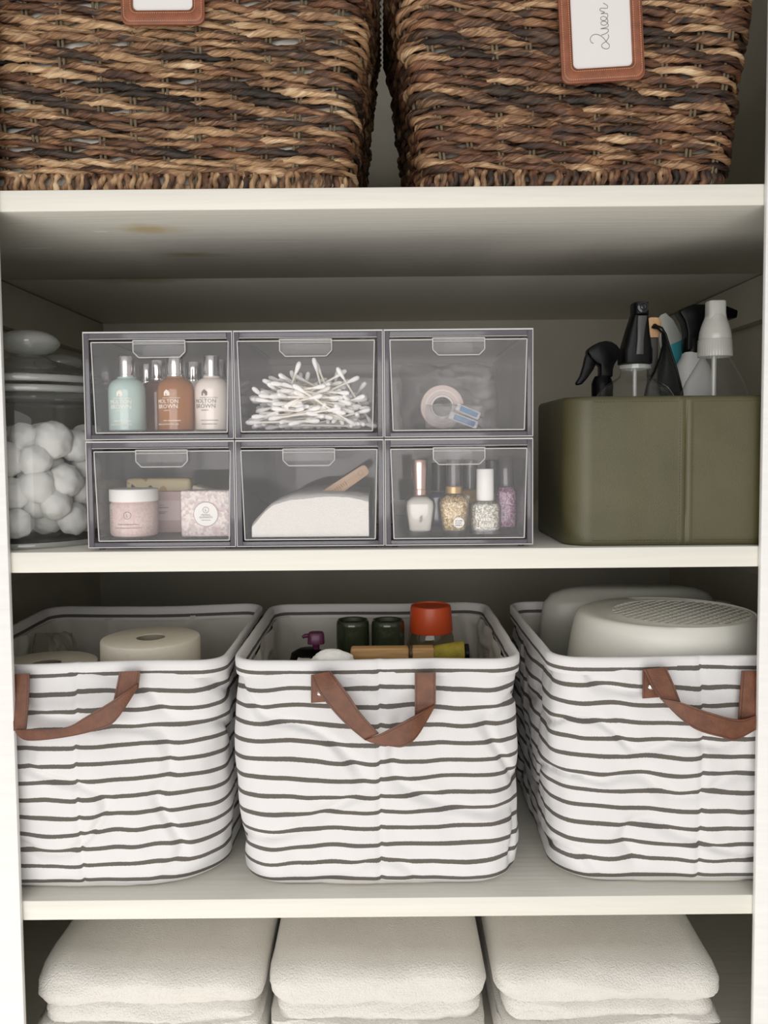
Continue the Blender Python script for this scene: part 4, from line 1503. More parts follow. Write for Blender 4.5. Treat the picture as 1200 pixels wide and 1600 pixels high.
def polish(label, px_, Y, w_, h_, body_prof, cap_secs, glass_mat, cap_mat, extra=None, p=4.0):
    """body_prof: (fraction of height, fraction of half width); cap: list of (z, half width)"""
    q = P(px_, 790, Y)
    t = thing('nail_polish_bottle', label, 'nail polish', (q.x, Y, z_l), 0, 'nail polish bottles')
    secs = [(0, 0, f * h_, w_ * k_, w_ * k_ * 0.80) for f, k_ in body_prof]
    MB().loft(secs, 32, p).part('glass', GLASS_N, t)
    ins_ = [(0, 0, 0.0042 + (z - 0.0) * 0.985 * (h_ - 0.005) / h_ if i else 0.0042, hx * 0.88, hy * 0.86) for i, (_, _, z, hx, hy) in enumerate(secs)]
    MB().loft(ins_, 32, p).part('polish', glass_mat, t)
    z0 = h_
    cs = [(0, 0, h_ + z, hw_, hw_ * 0.9) for z, hw_ in cap_secs]
    cap = MB().loft(cs, 28, 2.2).part('cap', cap_mat, t)
    if extra:
        extra(t, cap, w_, h_)
    return t


GLASS_N = clear('bottle_glass', (0.95, 0.95, 0.945), haze=0.03, f0=0.06, refl=0.8)
TAPER = [(0.0, .74), (.03, .80), (.25, .86), (.6, .98), (.74, 1.0), (.86, .95), (.95, .72), (1.0, .5)]
STRAIGHT = [(0, .90), (.03, .98), (.3, 1.0), (.8, 1.0), (.92, .92), (1.0, .62)]


def ex_white(t, cap, w_, h_):
    MB().lathe([(0.0068, 0.0), (0.0074, 0.0006), (0.0074, 0.0056), (0.0068, 0.0062)], 28, (0, 0, h_ + 0.0002)).part('collar', ROSE, cap)
    mb = MB()
    for k_ in range(4):
        mb.lathe([(0.0006, 0), (0.0011, 0)], 10, m=Matrix.Translation((0.0012 * (k_ % 2), -w_ * .80 - 0.0004, h_ * .36 + k_ * 0.0016)) @ Matrix.Rotation(PI / 2, 4, 'X'))
    mb.part('print', INK_D, t)


def ex_gold(t, cap, w_, h_):
    MB().lathe([(0.0080, 0.0), (0.0086, 0.0006), (0.0086, 0.0070), (0.0080, 0.0076)], 28, (0, 0, h_ - 0.0002)).part('collar', GOLDM, cap, label='gold collar')
    m_ = Matrix.Translation((0.004, -w_ * .72, h_ * .30)) @ Matrix.Rotation(PI / 2, 4, 'X')
    MB().lathe([(0, 0.0003), (0.0056, 0.0003), (0.0056, 0.0006), (0, 0.0006)], 28, m=m_).part('sticker', CARD, t, label='round white sticker')
    mb = MB()
    for k_ in range(3):
        ticks(mb, 0.0006, 0.0074, h_ * .30 - 0.003 + k_ * 0.0022, -w_ * .72 - 0.0008, 0.0012, 60 + k_)
    mb.part('print', INK_D, t)


def ex_silver(t, cap, w_, h_):
    mb = MB()
    for k_ in range(2):
        ticks(mb, -0.006, 0.007, h_ * .42 - k_ * 0.006, -w_ * .80 - 0.0004, 0.0036, 70 + k_)
    mb.part('print', M('pale_print', (240, 236, 226), rough=0.5), t)


polish('white nail polish with tall rose gold cap', 656, 0.026, 0.0160, 0.0405, TAPER, [(0, .0070), (.0055, .0072), (.006, .0070), (.014, .0072), (.026, .0080), (.0358, .0084), (.0365, .0080)], GWHITE, ROSE, ex_white)
polish('gold glitter nail polish with gold collar and clear cap', 709, 0.028, 0.0165, 0.0420, TAPER, [(0, .0074), (.007, .0076), (.010, .0072), (.034, .0066), (.0345, .0060)], GGOLD, CAPCLEAR, ex_gold)
polish('silver glitter nail polish with square white cap', 758, 0.026, 0.0160, 0.0345, STRAIGHT, [(0, .0086), (.0006, .0090), (.0318, .0088), (.0325, .0084)], GSILV, WHITE_PL, ex_silver)
polish('purple glitter nail polish with clear cap at the right', 790, 0.058, 0.0118, 0.0480, STRAIGHT, [(0, .0086), (.004, .0086), (.028, .0080), (.029, .0074)], GPINK, CAPCLEAR, None)
polish('dark navy nail polish behind the white and gold bottles', 686, 0.078, 0.0130, 0.0420, STRAIGHT, [(0, .0080), (.030, .0078), (.0305, .0072)], NAVY, DKCAP, None)
polish('mustard yellow nail polish behind the gold glitter bottle', 735, 0.082, 0.0130, 0.0440, STRAIGHT, [(0, .0080), (.030, .0078), (.0305, .0072)], YELL, CAPCLEAR, None)
polish('dark capped nail polish behind the white cap', 770, 0.100, 0.0120, 0.0380, STRAIGHT, [(0, .0082), (.036, .0080), (.0365, .0074)], PINKISH, DKCAP, None)

# ------------------------------------------------------------------ glass jars with cotton balls


def glass_jar(label, x, y, fill, seed):
    t = thing('glass_jar', label, 'jar', (x, y, S2T), 0, 'lidded glass jars')
    R = 0.0850
    prof = [(0, 0.0005), (R * .93, 0.0005), (R * .985, 0.002), (R, 0.006), (R, 0.158), (R * .985, 0.162), (R * .955, 0.164), (R * .955, 0.1655)]
    inn = [(R * .955 - .003, 0.1655), (R * .955 - .0034, 0.163), (R - .0036, 0.157), (R - .0036, 0.010), (R * .95, 0.0065), (0, 0.0065)]
    MB().lathe(prof + inn, 64).part('glass_body', GLASS, t)
    # rolled bands at the mouth
    for z, rr, h in ((0.1665, R * .985, 0.0042), (0.1770, R * 1.0, 0.0042)):
        pts = [(rr - 0.004 + h * math.cos(a), z + h * 0.9 * math.sin(a)) for a in np.linspace(-PI / 2, PI / 2, 9)]
        MB().lathe([(rr - 0.010, pts[0][1])] + pts + [(rr - 0.010, pts[-1][1])], 64).part('glass_band', GLASS_THICK, t)
    lid = MB().lathe([(R * .93, 0.1725), (R * .97, 0.1735), (R * .975, 0.1815), (R * .93, 0.1835), (R * .80, 0.1885), (R * .55, 0.1950), (R * .34, 0.2000), (R * .24, 0.2035), (R * .20, 0.2065)]
                     + [(R * .20 - .003, 0.2065), (R * .24 - .003, 0.2005), (R * .55, 0.1920), (R * .80, 0.1855), (R * .93, 0.1800)], 64).part('lid', GLASS, t, label='domed glass lid')
    kn = []
    for i in range(13):
        a = -PI / 2 * 0.8 + (PI / 2 * 1.8) * i / 12
        kn.append((max(0.0, 0.0330 * math.cos(a)), 0.2205 + 0.0145 * math.sin(a)))
    kn[-1] = (0, kn[-1][1])
    MB().lathe([(R * .20, 0.2060)] + kn, 48).part('knob', GLASS_THICK, lid, label='round glass knob')
    MB().lathe([(R * .94, 0.0008), (R * 1.005, 0.0016), (R * 1.012, 0.0040), (R * 1.0, 0.0062)], 64).part('base_ring', GLASS_THICK, t)
    return t


jx, jy = -0.3930, 0.1010
glass_jar('large clear glass jar full of cotton balls, at the left of the drawers', jx, jy, True, 1)
glass_jar('empty clear glass jar standing behind the cotton ball jar', -0.4480, 0.3300, False, 2)

ball_me = []
for v in range(4):
    bm = bmesh.new()
    bmesh.ops.create_icosphere(bm, subdivisions=4, radius=1.0)
    for q_ in bm.verts:
        n_ = q_.co.normalized()
        q_.co = n_ * (1 + 0.11 * fbm(n_.x * 1.6 + v * 9, n_.y * 1.6, n_.z * 1.6, 3) + 0.012 * noise.noise(n_ * 22))
    mb = MB(); mb.bm(bm)
    ball_me.append(mb.mesh('cotton_ball', COTTON, 180))
balls = []
rb = random.Random(5)
Rin = 0.0850 - 0.0060
tries = 0
while len(balls) < 130 and tries < 60000:
    tries += 1
    r_ = rb.uniform(0.0165, 0.0205)
    a_ = rb.uniform(0, 2 * PI)
    rad = (Rin - r_ * 0.98) * (1.0 if rb.random() < 0.66 else math.sqrt(rb.random()))
    z_ = rb.uniform(r_ + 0.0075, 0.116)
    c_ = Vector((rad * math.cos(a_), rad * math.sin(a_), z_))
    if all((c_ - o_[0]).length > (r_ + o_[1]) * 0.74 for o_ in balls):
        balls.append((c_, r_))
for i, (c_, r_) in enumerate(balls):
    o = bpy.data.objects.new('cotton_ball', ball_me[i % 4])
    COL.objects.link(o)
    o.location = Vector((jx, jy, S2T)) + c_
    o.scale = (r_, r_, r_)
    o.rotation_euler = (rb.uniform(0, 6), rb.uniform(0, 6), rb.uniform(0, 6))
    tag(o, 'white cotton ball among those filling the glass jar', 'cotton ball', 'cotton balls in the glass jar')

# ------------------------------------------------------------------ olive box
OLIVE = M('olive_faux_leather', (80, 76, 50), rough=0.36, bump=0.16, bscale=1300, var=0.14, vscale=14, spec=0.5)
OLIVE_IN = M('olive_inner', (70, 66, 46), rough=0.8)
bx0, bx1, by0, by1 = 0.1840, 0.4330, 0.0085, 0.1850
bh = 0.1500
t = thing('olive_storage_box', 'olive green faux leather box holding spray bottles', 'box', ((bx0 + bx1) / 2, (by0 + by1) / 2, S2T + 0.0004))
hx, hy = (bx1 - bx0) / 2, (by1 - by0) / 2


def seam_x(px_):
    return P(px_, 700, by0).x - (bx0 + bx1) / 2


sx_ = seam_x(1072)
rows, cols = [], []
for (z, ins_) in ((0.0, 0.002), (0.0012, 0.0005), (0.004, 0.0), (bh * .25, 0.0), (bh * .5, 0.0), (bh * .75, 0.0), (bh - 0.004, 0.0), (bh - 0.001, 0.0006), (bh, 0.0018)):
    pts, nr, s_ = rr_path(hx - ins_, hy - ins_, 0.026, 0.0016)
    row = []
    for p_, n_ in zip(pts, nr):
        d_ = 0.0
        if p_[1] < -hy + 0.02:
            u_ = p_[0] - sx_
            d_ = -0.0016 * math.exp(-(u_ / 0.0011) ** 2) + 0.0004 * math.exp(-((u_ - 0.0042) / 0.0016) ** 2) + 0.0004 * math.exp(-((u_ + 0.0042) / 0.0016) ** 2)
        d_ += 0.0006 * noise.noise((p_[0] * 30, p_[1] * 30, z * 30))
        row.append((p_[0] + n_[0] * d_, p_[1] + n_[1] * d_, z))
    rows.append(row)
m_ = min(map(len, rows))
mb = MB().grid([r_[:m_] for r_ in rows], cv=True)
mb.f.append(tuple(range(m_)))
mb.part('shell', OLIVE, t, angle=60, recalc=True)
rows = []
for (z, ins_) in ((bh - 0.0006, 0.0014), (bh + 0.0008, 0.0026), (bh - 0.0006, 0.0044), (0.004, 0.0046)):
    pts, nr, s_ = rr_path(hx - ins_, hy - ins_, 0.024, 0.003)
    rows.append([(p_[0], p_[1], z) for p_ in pts])
m_ = min(map(len, rows))
mb = MB().grid([r_[:m_] for r_ in rows], cv=True)
mb.f.append(tuple(range(3 * m_, 4 * m_)))
mb.part('lining', OLIVE_IN, t, angle=60, recalc=True)
# stitched lines near top and bottom, and either side of the seam
mb = MB()
for z in (bh - 0.0048, 0.0052):
    x_ = -hx + 0.027
    while x_ < hx - 0.027:
        if abs(x_ - sx_) > 0.006:
            mb.tube([(x_, -hy - 0.0002, z), (x_ + 0.0022, -hy - 0.0002, z)], 0.0003, 5)
        x_ += 0.0032
for u_ in (-0.0062, 0.0062):
    z = 0.008
    while z < bh - 0.008:
        mb.tube([(sx_ + u_, -hy - 0.0002, z), (sx_ + u_, -hy - 0.0002, z + 0.0022)], 0.0003, 5)
        z += 0.0032
mb.part('stitching', M('olive_thread', (78, 74, 50), rough=0.7), t)

FB = S2T + 0.0050      # inside floor of the box
WHITE_TR = clear('milky_cap', (0.80, 0.80, 0.79), haze=0.48, haze_col=(220, 219, 212), f0=0.06, rough=0.2)


def up(poly):
    return poly


# clear bottle with black fine-mist nozzle facing out
Yb = 0.068
q = P(992, 560, Yb)
t = thing('spray_bottle', 'clear spray bottle with tall black nozzle, front of the olive box', 'bottle', (q.x, Yb, FB))
zt = lambda py_, Y=Yb: P(992, py_, Y).z - FB
rb_ = 0.0410
zn = zt(575)
MB().lathe([(0, 0), (rb_ * .95, 0), (rb_, 0.003), (rb_, zt(628)), (rb_ * .97, zt(618)), (rb_ * .84, zt(606)), (rb_ * .62, zt(597)), (rb_ * .42, zt(590)), (0.0150, zt(584)), (0.0148, zn), (0.0140, zn)], 48).part('glass', GLASS, t)
MB().lathe([(0.0152, zt(578)), (0.0166, zt(577)), (0.0166, zt(571)), (0.0150, zt(570))], 36).part('neck_ring', GLASS_THICK, t)
zc, z1 = zt(569), zt(477)
h_ = z1 - zc
cap = MB().loft([(0, 0, zc, .0162, .0155), (0, 0, zc + h_ * .02, .0166, .0160), (0, 0, zc + h_ * .24, .0164, .0160), (0, -0.002, zc + h_ * .27, .0150, .0145), (0, -0.006, zc + h_ * .52, .0118, .012), (0, -0.012, zc + h_ * .78, .0082, .011), (0, -0.014, zc + h_ * .80, .0078, .0115), (0, -0.014, zc + h_ * .985, .0076, .0115), (0, -0.014, zc + h_, .0068, .0105)], 32, 4.0).part('spray_head', BLACK, t, label='black spray head')
MB().loft([(0, -0.0165, zc + h_ * .14, .0042, .0016), (0, -0.0188, zc + h_ * .40, .0036, .0018), (0, -0.0215, zc + h_ * .60, .0044, .0018), (0, -0.0250, zc + h_ * .76, .0050, .0018)], 16, 3).part('trigger', M('dark_grey_plastic', (58, 58, 58), rough=0.35), cap)
MB().lathe([(0.0058, 0.0), (0.0058, 0.0014), (0.0036, 0.0018), (0.0030, 0.0006), (0.0014, 0.0004), (0, 0.0012)], 24, m=Matrix.Translation((0, -0.0262, zc + h_ * .90)) @ Matrix.Rotation(PI / 2, 4, 'X')).part('nozzle', M('glossy_black', (20, 20, 21), rough=0.12), cap)
MB().tube([(0, 0, zn), (0.001, 0.002, 0.02)], 0.0022, 8).part('dip_tube', WHITE_TR, t)

# clear bottle with milky white cap
Yw = 0.062
q = P(1117, 560, Yw)
t = thing('squeeze_bottle', 'clear bottle with milky white ribbed cap, at the right of the olive box', 'bottle', (q.x, Yw, FB))
zt = lambda py_, Y=Yw: P(1117, py_, Y).z - FB
rb_ = 0.0350
MB().lathe([(0, 0), (rb_ * .95, 0), (rb_, 0.003), (rb_, zt(625)), (rb_ * .96, zt(612)), (rb_ * .84, zt(596)), (rb_ * .66, zt(580)), (rb_ * .50, zt(566)), (0.0150, zt(560)), (0.0146, zt(553)), (0.0136, zt(553))], 48).part('glass', GLASS, t)
mb = MB()
n_ = 44
zz0, zz1 = zt(558), zt(531)
rows = []
for z, k_ in ((zz0, .96), (zz0 + .0006, 1.0), (zz1 - .0006, 1.0), (zz1, .97)):
    rows.append([((0.0172 * k_ + (0.0005 if j % 2 else 0)) * math.cos(PI * j / n_), (0.0172 * k_ + (0.0005 if j % 2 else 0)) * math.sin(PI * j / n_), z) for j in range(2 * n_)])
cap = mb.grid(rows, cv=True).part('ribbed_collar', WHITE_TR, t, recalc=True)
MB().lathe([(0.0165, zt(531)), (0.0168, zt(529)), (0.0160, zt(519)), (0.0138, zt(507)), (0.0112, zt(497)), (0.0100, zt(493)), (0, zt(493))], 36).part('cone', WHITE_TR, cap)
MB().loft([(0, 0, zt(500), .0105, .0095), (0, 0, zt(490), .0094, .0090), (0, 0, zt(473), .0094, .0088), (0, 0, zt(471), .0090, .0082)], 28, 4).part('spout_cap', WHITE_TR, cap)
MB().tube([(-0.001, 0, zt(556)), (-0.001, 0.001, 0.01)], 0.0026, 8).part('dip_tube', WHITE_TR, t)

# small black trigger sprayer at the left, seen from the side
Yt = 0.130
q = P(941, 600, Yt)
t = thing('trigger_spray_bottle', 'small black trigger sprayer at the left end of the olive box', 'bottle', (q.x, Yt, FB))
pp = lambda a: [(P(u_, v_, Yt).x - q.x, P(u_, v_, Yt).z - FB) for u_, v_ in a]
MB().prism(pp([(917, 547), (924, 541), (933, 536), (944, 533.5), (953, 535), (961, 540), (967, 548), (969, 556), (962, 563), (957, 571), (955, 580), (955, 590), (936, 590), (936, 571), (930, 569), (921, 560), (916, 553)]), -0.0085, 0.0085, 0.002).part('head', BLACK, t)
MB().prism(pp([(917, 551), (931, 567), (926, 578), (916, 592), (908, 601), (901, 602), (899, 599), (906, 588), (911, 572), (914, 558)]), -0.0050, 0.0050, 0.0012).part('trigger', BLACK, t)
zt = lambda py_: P(941, py_, Yt).z - FB
MB().lathe([(0, zt(622)), (0.0120, zt(622)), (0.0122, zt(600)), (0.0108, zt(594)), (0.0085, zt(588)), (0, zt(588))], 28).part('collar', BLACK, t)
MB().lathe([(0, 0), (0.0125, 0), (0.0135, 0.002), (0.0135, zt(690)), (0.0132, zt(660)), (0.0122, zt(640)), (0.0118, zt(621)), (0, zt(621))], 36).part('bottle', M('dark_amber_glass', (40, 28, 18), rough=0.15), t)

# black trigger sprayer on a white bottle, behind
Yk = 0.150
q = P(1082, 560, Yk)
t = thing('trigger_spray_bottle', 'white bottle with wide black trigger sprayer behind the milky cap', 'bottle', (q.x, Yk, FB))
pp = lambda a: [(P(u_, v_, Yk).x - q.x, P(u_, v_, Yk).z - FB) for u_, v_ in a]
MB().prism(pp([(1057, 489), (1066, 482), (1080, 477), (1104, 478), (1130, 480), (1148, 487), (1146, 499), (1128, 499), (1108, 503), (1095, 512), (1091, 530), (1091, 549), (1069, 549), (1070, 520), (1066, 503)]), -0.0110, 0.0110, 0.002).part('spray_head', BLACK, t, label='black spray head')
zt = lambda py_: P(1082, py_, Yk).z - FB
MB().lathe([(0, zt(553)), (0.0115, zt(553)), (0.0118, zt(549)), (0.0118, zt(530)), (0.0095, zt(526)), (0, zt(526))], 28).part('collar', BLACK, t)
MB().loft([(0, 0, 0.0, .026, .018), (0, 0, 0.003, .028, .020), (0, 0, zt(640), .028, .020), (0, 0, zt(605), .027, .019), (0, 0, zt(572), .019, .016), (0, 0, zt(558), .0125, .0125), (0, 0, zt(551), .0112, .0112)], 32, 2.4).part('bottle', M('white_bottle', (206, 206, 204), rough=0.4), t)

# wooden brush handle with a black cord and a dark cloth
WOODH = wood_mat('light_handle_wood', (196, 150, 104), (220, 178, 132), (80, 80, 10))
Yh = 0.118
q = P(1020, 512, Yh)
t = thing('wooden_handle_brush', 'light wooden brush handle with black hanging cord', 'brush', (q.x, Yh, FB))
zt = lambda py_: P(1020, py_, Yh).z - FB
sec = []
for py_, w_ in ((622, .0085), (560, .0070), (528, .0066), (518, .0084), (506, .0088), (499, .0072), (497, .0050)):
    sec.append((0, 0, zt(py_), w_, 0.0052))
MB().loft(sec[2:], 24, 3).part('handle', WOODH, t)
MB().loft([(0, 0, 0.0, .018, .010), (0, 0, zt(690), .016, .010), (0, 0, zt(600), .0060, .0045), (0, 0, zt(529), .0056, .0045)], 24, 3).part('grip', M('dark_grip', (66, 64, 58), rough=0.6), t)
MB().lathe([(0.0030, 0.0), (0.0030, 0.0006), (0, 0.0008)], 18, m=Matrix.Translation((0.0006, -0.0052, zt(511))) @ Matrix.Rotation(PI / 2, 4, 'X')).part('hole', BLACK, t)
cd = [(1019, 511, Yh - .0066), (1026, 509, Yh - .009), (1034, 512, Yh - .010), (1040, 522, Yh - .010), (1048, 548, Yh - .010), (1058, 580, Yh - .010), (1066, 612, Yh - .008), (1068, 630, Yh - .006)]
cd2 = [(1019, 511, Yh - .0066), (1028, 513, Yh - .011), (1035, 520, Yh - .012), (1036, 540, Yh - .012), (1031, 560, Yh - .012), (1022, 582, Yh - .012), (1012, 600, Yh - .011), (1006, 626, Yh - .010)]
org = Vector((q.x, Yh, FB))
for c_ in (cd, cd2):
    MB().tube([P(*p_) - org for p_ in c_], 0.0013, 8).part('cord', BLACK, t, label='black cord')
CLOTH_D = M('charcoal_cloth', (46, 48, 44), rough=0.9, bump=0.4, bscale=500)
lo_, hi_ = [], []
L1 = [(1037, 520), (1038, 532), (1036, 546), (1031, 562), (1024, 580), (1015, 596), (1010, 625), (1008, 665)]
L2 = [(1038, 520), (1043, 532), (1048, 547), (1053, 562), (1058, 580), (1064, 598), (1068, 625), (1070, 665)]
rows = []
for (a0, b0), (a1, b1) in zip(L1, L2):
    row = []
    for k_ in range(13):
        u_ = k_ / 12
        row.append(tuple(P(a0 + (a1 - a0) * u_, b0, Yh + 0.012 - 0.010 * math.sin(PI * u_) + 0.002 * math.sin(9 * u_))))
    rows.append(row)
mb = MB().grid(rows)
back = [[(p_[0], p_[1] + 0.0025, p_[2]) for p_ in r_] for r_ in rows]
mb.grid(back, flip=True)
ed = lambda A_, B_: mb.grid([A_, B_])
ed(rows[0], back[0]); ed(rows[-1], back[-1]); ed([r_[0] for r_ in rows], [r_[0] for r_ in back]); ed([r_[-1] for r_ in rows], [r_[-1] for r_ in back])
mb.solo('folded_cloth', CLOTH_D, 'charcoal cloth folded to a peak beside the wooden handle', 'cloth', angle=60, recalc=True)

# teal and grey refill pouch
POUCH_T = M('teal_film', (64, 150, 160), rough=0.3)
POUCH_G = M('grey_film', (168, 170, 164), rough=0.35)
Yp = 0.172
Lp = [(1033, 492), (1026, 500), (1028, 520), (1032, 545), (1036, 575), (1040, 612), (1042, 660)]
Rp = [(1040, 489), (1052, 500), (1060, 515), (1068, 530), (1071, 560), (1074, 600), (1076, 660)]
rows = []
for i, ((a0, b0), (a1, b1)) in enumerate(zip(Lp, Rp)):
    row = []
    for k_ in range(11):
        u_ = k_ / 10
        row.append(P(a0 + (a1 - a0) * u_, b0 + (b1 - b0) * u_, Yp - 0.008 * math.sin(PI * u_) * min(1, i / 3)))
    rows.append(row)


def pouch_part(r0, r1):
    rr_ = rows[r0:r1]
    mb = MB()
    mb.grid([[tuple(p_) for p_ in r_] for r_ in rr_])
    bk = [[(p_.x, 2 * Yp - p_.y + 0.001, p_.z) for p_ in r_] for r_ in rr_]
    mb.grid(bk, flip=True)
    mb.grid([[tuple(p_) for p_ in rr_[0]], bk[0]]); mb.grid([[tuple(p_) for p_ in rr_[-1]], bk[-1]])
    mb.grid([[tuple(r_[0]) for r_ in rr_], [r_[0] for r_ in bk]]); mb.grid([[tuple(r_[-1]) for r_ in rr_], [r_[-1] for r_ in bk]])
    return mb


t = thing('refill_pouch', 'grey and teal plastic refill pouch behind the wooden handle', 'pouch', (0, 0, 0))
pouch_part(0, 4).part('pouch_top', POUCH_G, t, angle=60, recalc=True)
pouch_part(3, 7).part('pouch_body', POUCH_T, t, label='teal film', angle=60, recalc=True)

# ------------------------------------------------------------------ what the bins hold
TISSUE = M('tissue_paper', (232, 224, 208), rough=0.95, bump=0.3, bscale=300)
CORE = M('grey_card_tube', (150, 142, 128), rough=0.9)
BF = S3T + 0.0095


def toilet_roll(label, x, y, z, h, r=0.056):
    t = thing('toilet_roll', label, 'toilet roll', (x, y, z), 0, 'toilet rolls')
    rc = 0.0165
    MB().lathe([(rc, 0.0), (r * .97, 0.0), (r, 0.002), (r, h - 0.003), (r * .985, h - 0.0008), (r * .95, h), (rc, h - 0.0006), (rc, 0.0)], 56).part('paper', TISSUE, t)
    MB().lathe([(rc - 0.0011, 0.0005), (rc - 0.0002, 0.0005), (rc - 0.0002, h - 0.0012), (rc - 0.0011, h - 0.0012), (rc - 0.0011, 0.0005)], 40).part('core', CORE, t)
    return t


H1 = 0.112
q = P(234, 996, 0.118)
toilet_roll('upright toilet roll with its hole showing, in the left bin', q.x, 0.122, BF + H1 + 0.001, q.z - (BF + H1 + 0.001))
toilet_roll('toilet roll under the upright one in the left bin', q.x, 0.122, BF, H1)
q2 = P(110, 1036, 0.095)
toilet_roll('low toilet roll left of the upright one in the left bin', -0.3835, 0.098, BF + H1 + 0.001, q2.z - (BF + H1 + 0.001))
toilet_roll('toilet roll at the bottom left of the left bin', -0.3835, 0.098, BF, H1)
q3 = P(325, 1030, 0.2)
toilet_roll('toilet roll at the bottom right of the left bin', -0.245, 0.238, BF, H1)
WRAPF = clear('wrap_film', (0.92, 0.92, 0.91), haze=0.14, haze_col=(226, 220, 206), f0=0.06, rough=0.15)
bag('plastic_wrap', 'crumpled clear wrap at the left side of the left bin', -0.452, -0.404, 0.185, 0.285, BF + 0.004, S3T + 0.226, 14.0, 0.006, WRAPF, 'wrap')

# middle bin: a white cloth bed, brush, bottles
WCLOTH = M('white_cotton_cloth', (236, 232, 226), rough=0.95, bump=0.4, bscale=300)
N, K = 60, 34
rows = []
for i in range(N + 1):
    row = []
    for j in range(K + 1):
        u, v = i / N, j / K
        xx = -0.0085 + (u - .5) * 0.244
        yy = 0.044 + v * 0.104
        e = min(1, 9 * min(u, 1 - u)) ** .5 * min(1, 7 * min(v, 1 - v)) ** .5
        zz = BF + 0.001 + 0.2115 * e * (0.97 + 0.03 * fbm(xx * 20, yy * 20, 2, 3))
        row.append((xx, yy, zz))
    rows.append(row)
mb = MB().grid(rows)
bb_ = [[(p_[0], p_[1], BF + 0.0008) for p_ in r_] for r_ in rows]
mb.grid(bb_, flip=True)
mb.solo('white_cloth', WCLOTH, 'bunched white cloth under the brush in the middle bin', 'cloth', angle=80, recalc=True)
zc = BF + 0.2150
q = P(520, 1024, 0.050)
mb = MB()
pr = [(0.0, 0.0)]
bm = bmesh.new(); bmesh.ops.create_icosphere(bm, subdivisions=4, radius=1.0)
for v_ in bm.verts:
    n_ = v_.co.normalized()
    v_.co = Vector((n_.x * 0.0235, n_.y * 0.017, n_.z * 0.013)) * (1 + 0.12 * fbm(n_.x * 2, n_.y * 2, n_.z * 2 + 4, 3))
mb.bm(bm)
mb.solo('cotton_wad', COTTON, 'white cotton wad at the front of the middle bin', 'cotton', (q.x, 0.050, zc + 0.009), angle=180)

# wooden brush lying across the bin
BW = wood_mat('brush_wood', (168, 126, 76), (200, 160, 108), (6, 120, 120))
a_, b_ = P(548, 1021, 0.080), P(678, 1020, 0.080)
t = thing('wooden_brush', 'wooden brush with olive bristles lying across the middle bin', 'brush', (a_.x, 0.080, zc + 0.0095))
L = b_.x - a_.x
MB().box(0, L * 0.70, -0.0085, 0.0085, -0.0075, 0.0075, 0.003, 3).part('handle', BW, t)
MB().box(L * 0.735, L * 1.0, -0.0085, 0.0085, -0.0075, 0.0075, 0.002, 3).part('handle_block', BW, t)
MB().lathe([(0.0080, 0), (0.0088, 0.001), (0.0088, L * .035), (0.0080, L * .04)], 20, m=Matrix.Translation((L * .70, 0, 0)) @ Matrix.Rotation(PI / 2, 4, 'Y')).part('ferrule', M('dark_wire', (70, 52, 34), rough=0.4), t)
OLB = M('olive_bristle', (150, 134, 40), rough=0.7, bump=0.6, bscale=500, var=0.2, vscale=80)
MB().loft([(0, 0, 0, .0095, .0085), (0, 0, 0.012, .0105, .0095), (0, 0, 0.026, .0120, .0105), (0, 0, 0.030, .0130, .0115)], 24, 3)
mb = MB()
mb.lathe([(0, 0), (0.0078, 0), (0.0088, 0.004), (0.0110, 0.018), (0.0128, 0.030), (0.0120, 0.033), (0, 0.034)], 28, m=Matrix.Translation((L * 1.0, 0, 0)) @ Matrix.Rotation(PI / 2, 4, 'Y'))
mb.part('bristles', OLB, t, label='olive bristle head')
MB().lathe([(0.0066, 0.0), (0.0098, 0.0), (0.0098, 0.004), (0.0066, 0.004)], 24, m=Matrix.Translation((L + 0.0345, 0, 0)) @ Matrix.Rotation(PI / 2, 4, 'Y')).part('end_ring', BLACK, t)

# bottles standing on the floor of the middle bin, tops showing
GRN = liquid('dark_green_plastic', (48, 56, 38), 0.0)
for px_, lab in ((551, 'dark green capped bottle, left one of the pair in the middle bin'), (606, 'dark green capped bottle, right one of the pair in the middle bin')):
    Yg = 0.225
    q = P(px_, 968, Yg)
    t = thing('green_bottle', lab, 'bottle', (q.x, Yg, BF))
    r_ = 0.0212
    ht = q.z - BF
    MB().lathe([(0, 0), (r_, 0), (r_, ht - 0.045), (r_ * .9, ht - 0.042), (0, ht - 0.042)], 36).part('bottle', GRN, t)
    MB().lathe([(0, ht - 0.0418), (r_ * 1.0, ht - 0.0418), (r_, ht - 0.006), (r_ * .97, ht - 0.002), (r_ * .90, ht), (r_ * .80, ht - 0.001), (r_ * .72, ht - 0.005), (0, ht - 0.006)], 36).part('cap', GRN, t, label='glossy dark green cap')
Yo = 0.238
q = P(673, 946, Yo)
t = thing('orange_lidded_jar', 'clear jar with bright orange red lid in the middle bin', 'jar', (q.x, Yo, BF))
zt = lambda py_: P(673, py_, Yo).z - BF
ORANGE = M('orange_plastic', (206, 80, 38), rough=0.35)
r_ = 0.0278
MB().lathe([(0, 0), (r_ * 1.08, 0), (r_ * 1.10, 0.003), (r_ * 1.10, zt(1004)), (r_ * 1.04, zt(992)), (r_ * .97, zt(984)), (r_ * .9, zt(984))], 40).part('glass', clear('amber_tint_glass', (0.72, 0.68, 0.56), haze=0.10, haze_col=(150, 140, 116), f0=0.06), t)
MB().lathe([(0, zt(986)), (r_ * 1.0, zt(986)), (r_ * 1.02, zt(983)), (r_ * .95, zt(950)), (r_ * .92, zt(946)), (r_ * .86, zt(945)), (r_ * .84, zt(947)), (0, zt(947.5))], 40).part('lid', ORANGE, t, label='orange red lid')
Yu = 0.185
q = P(482, 1020, Yu)
t = thing('pump_bottle', 'black bottle with purple pump in the middle bin', 'bottle', (q.x, Yu, BF))
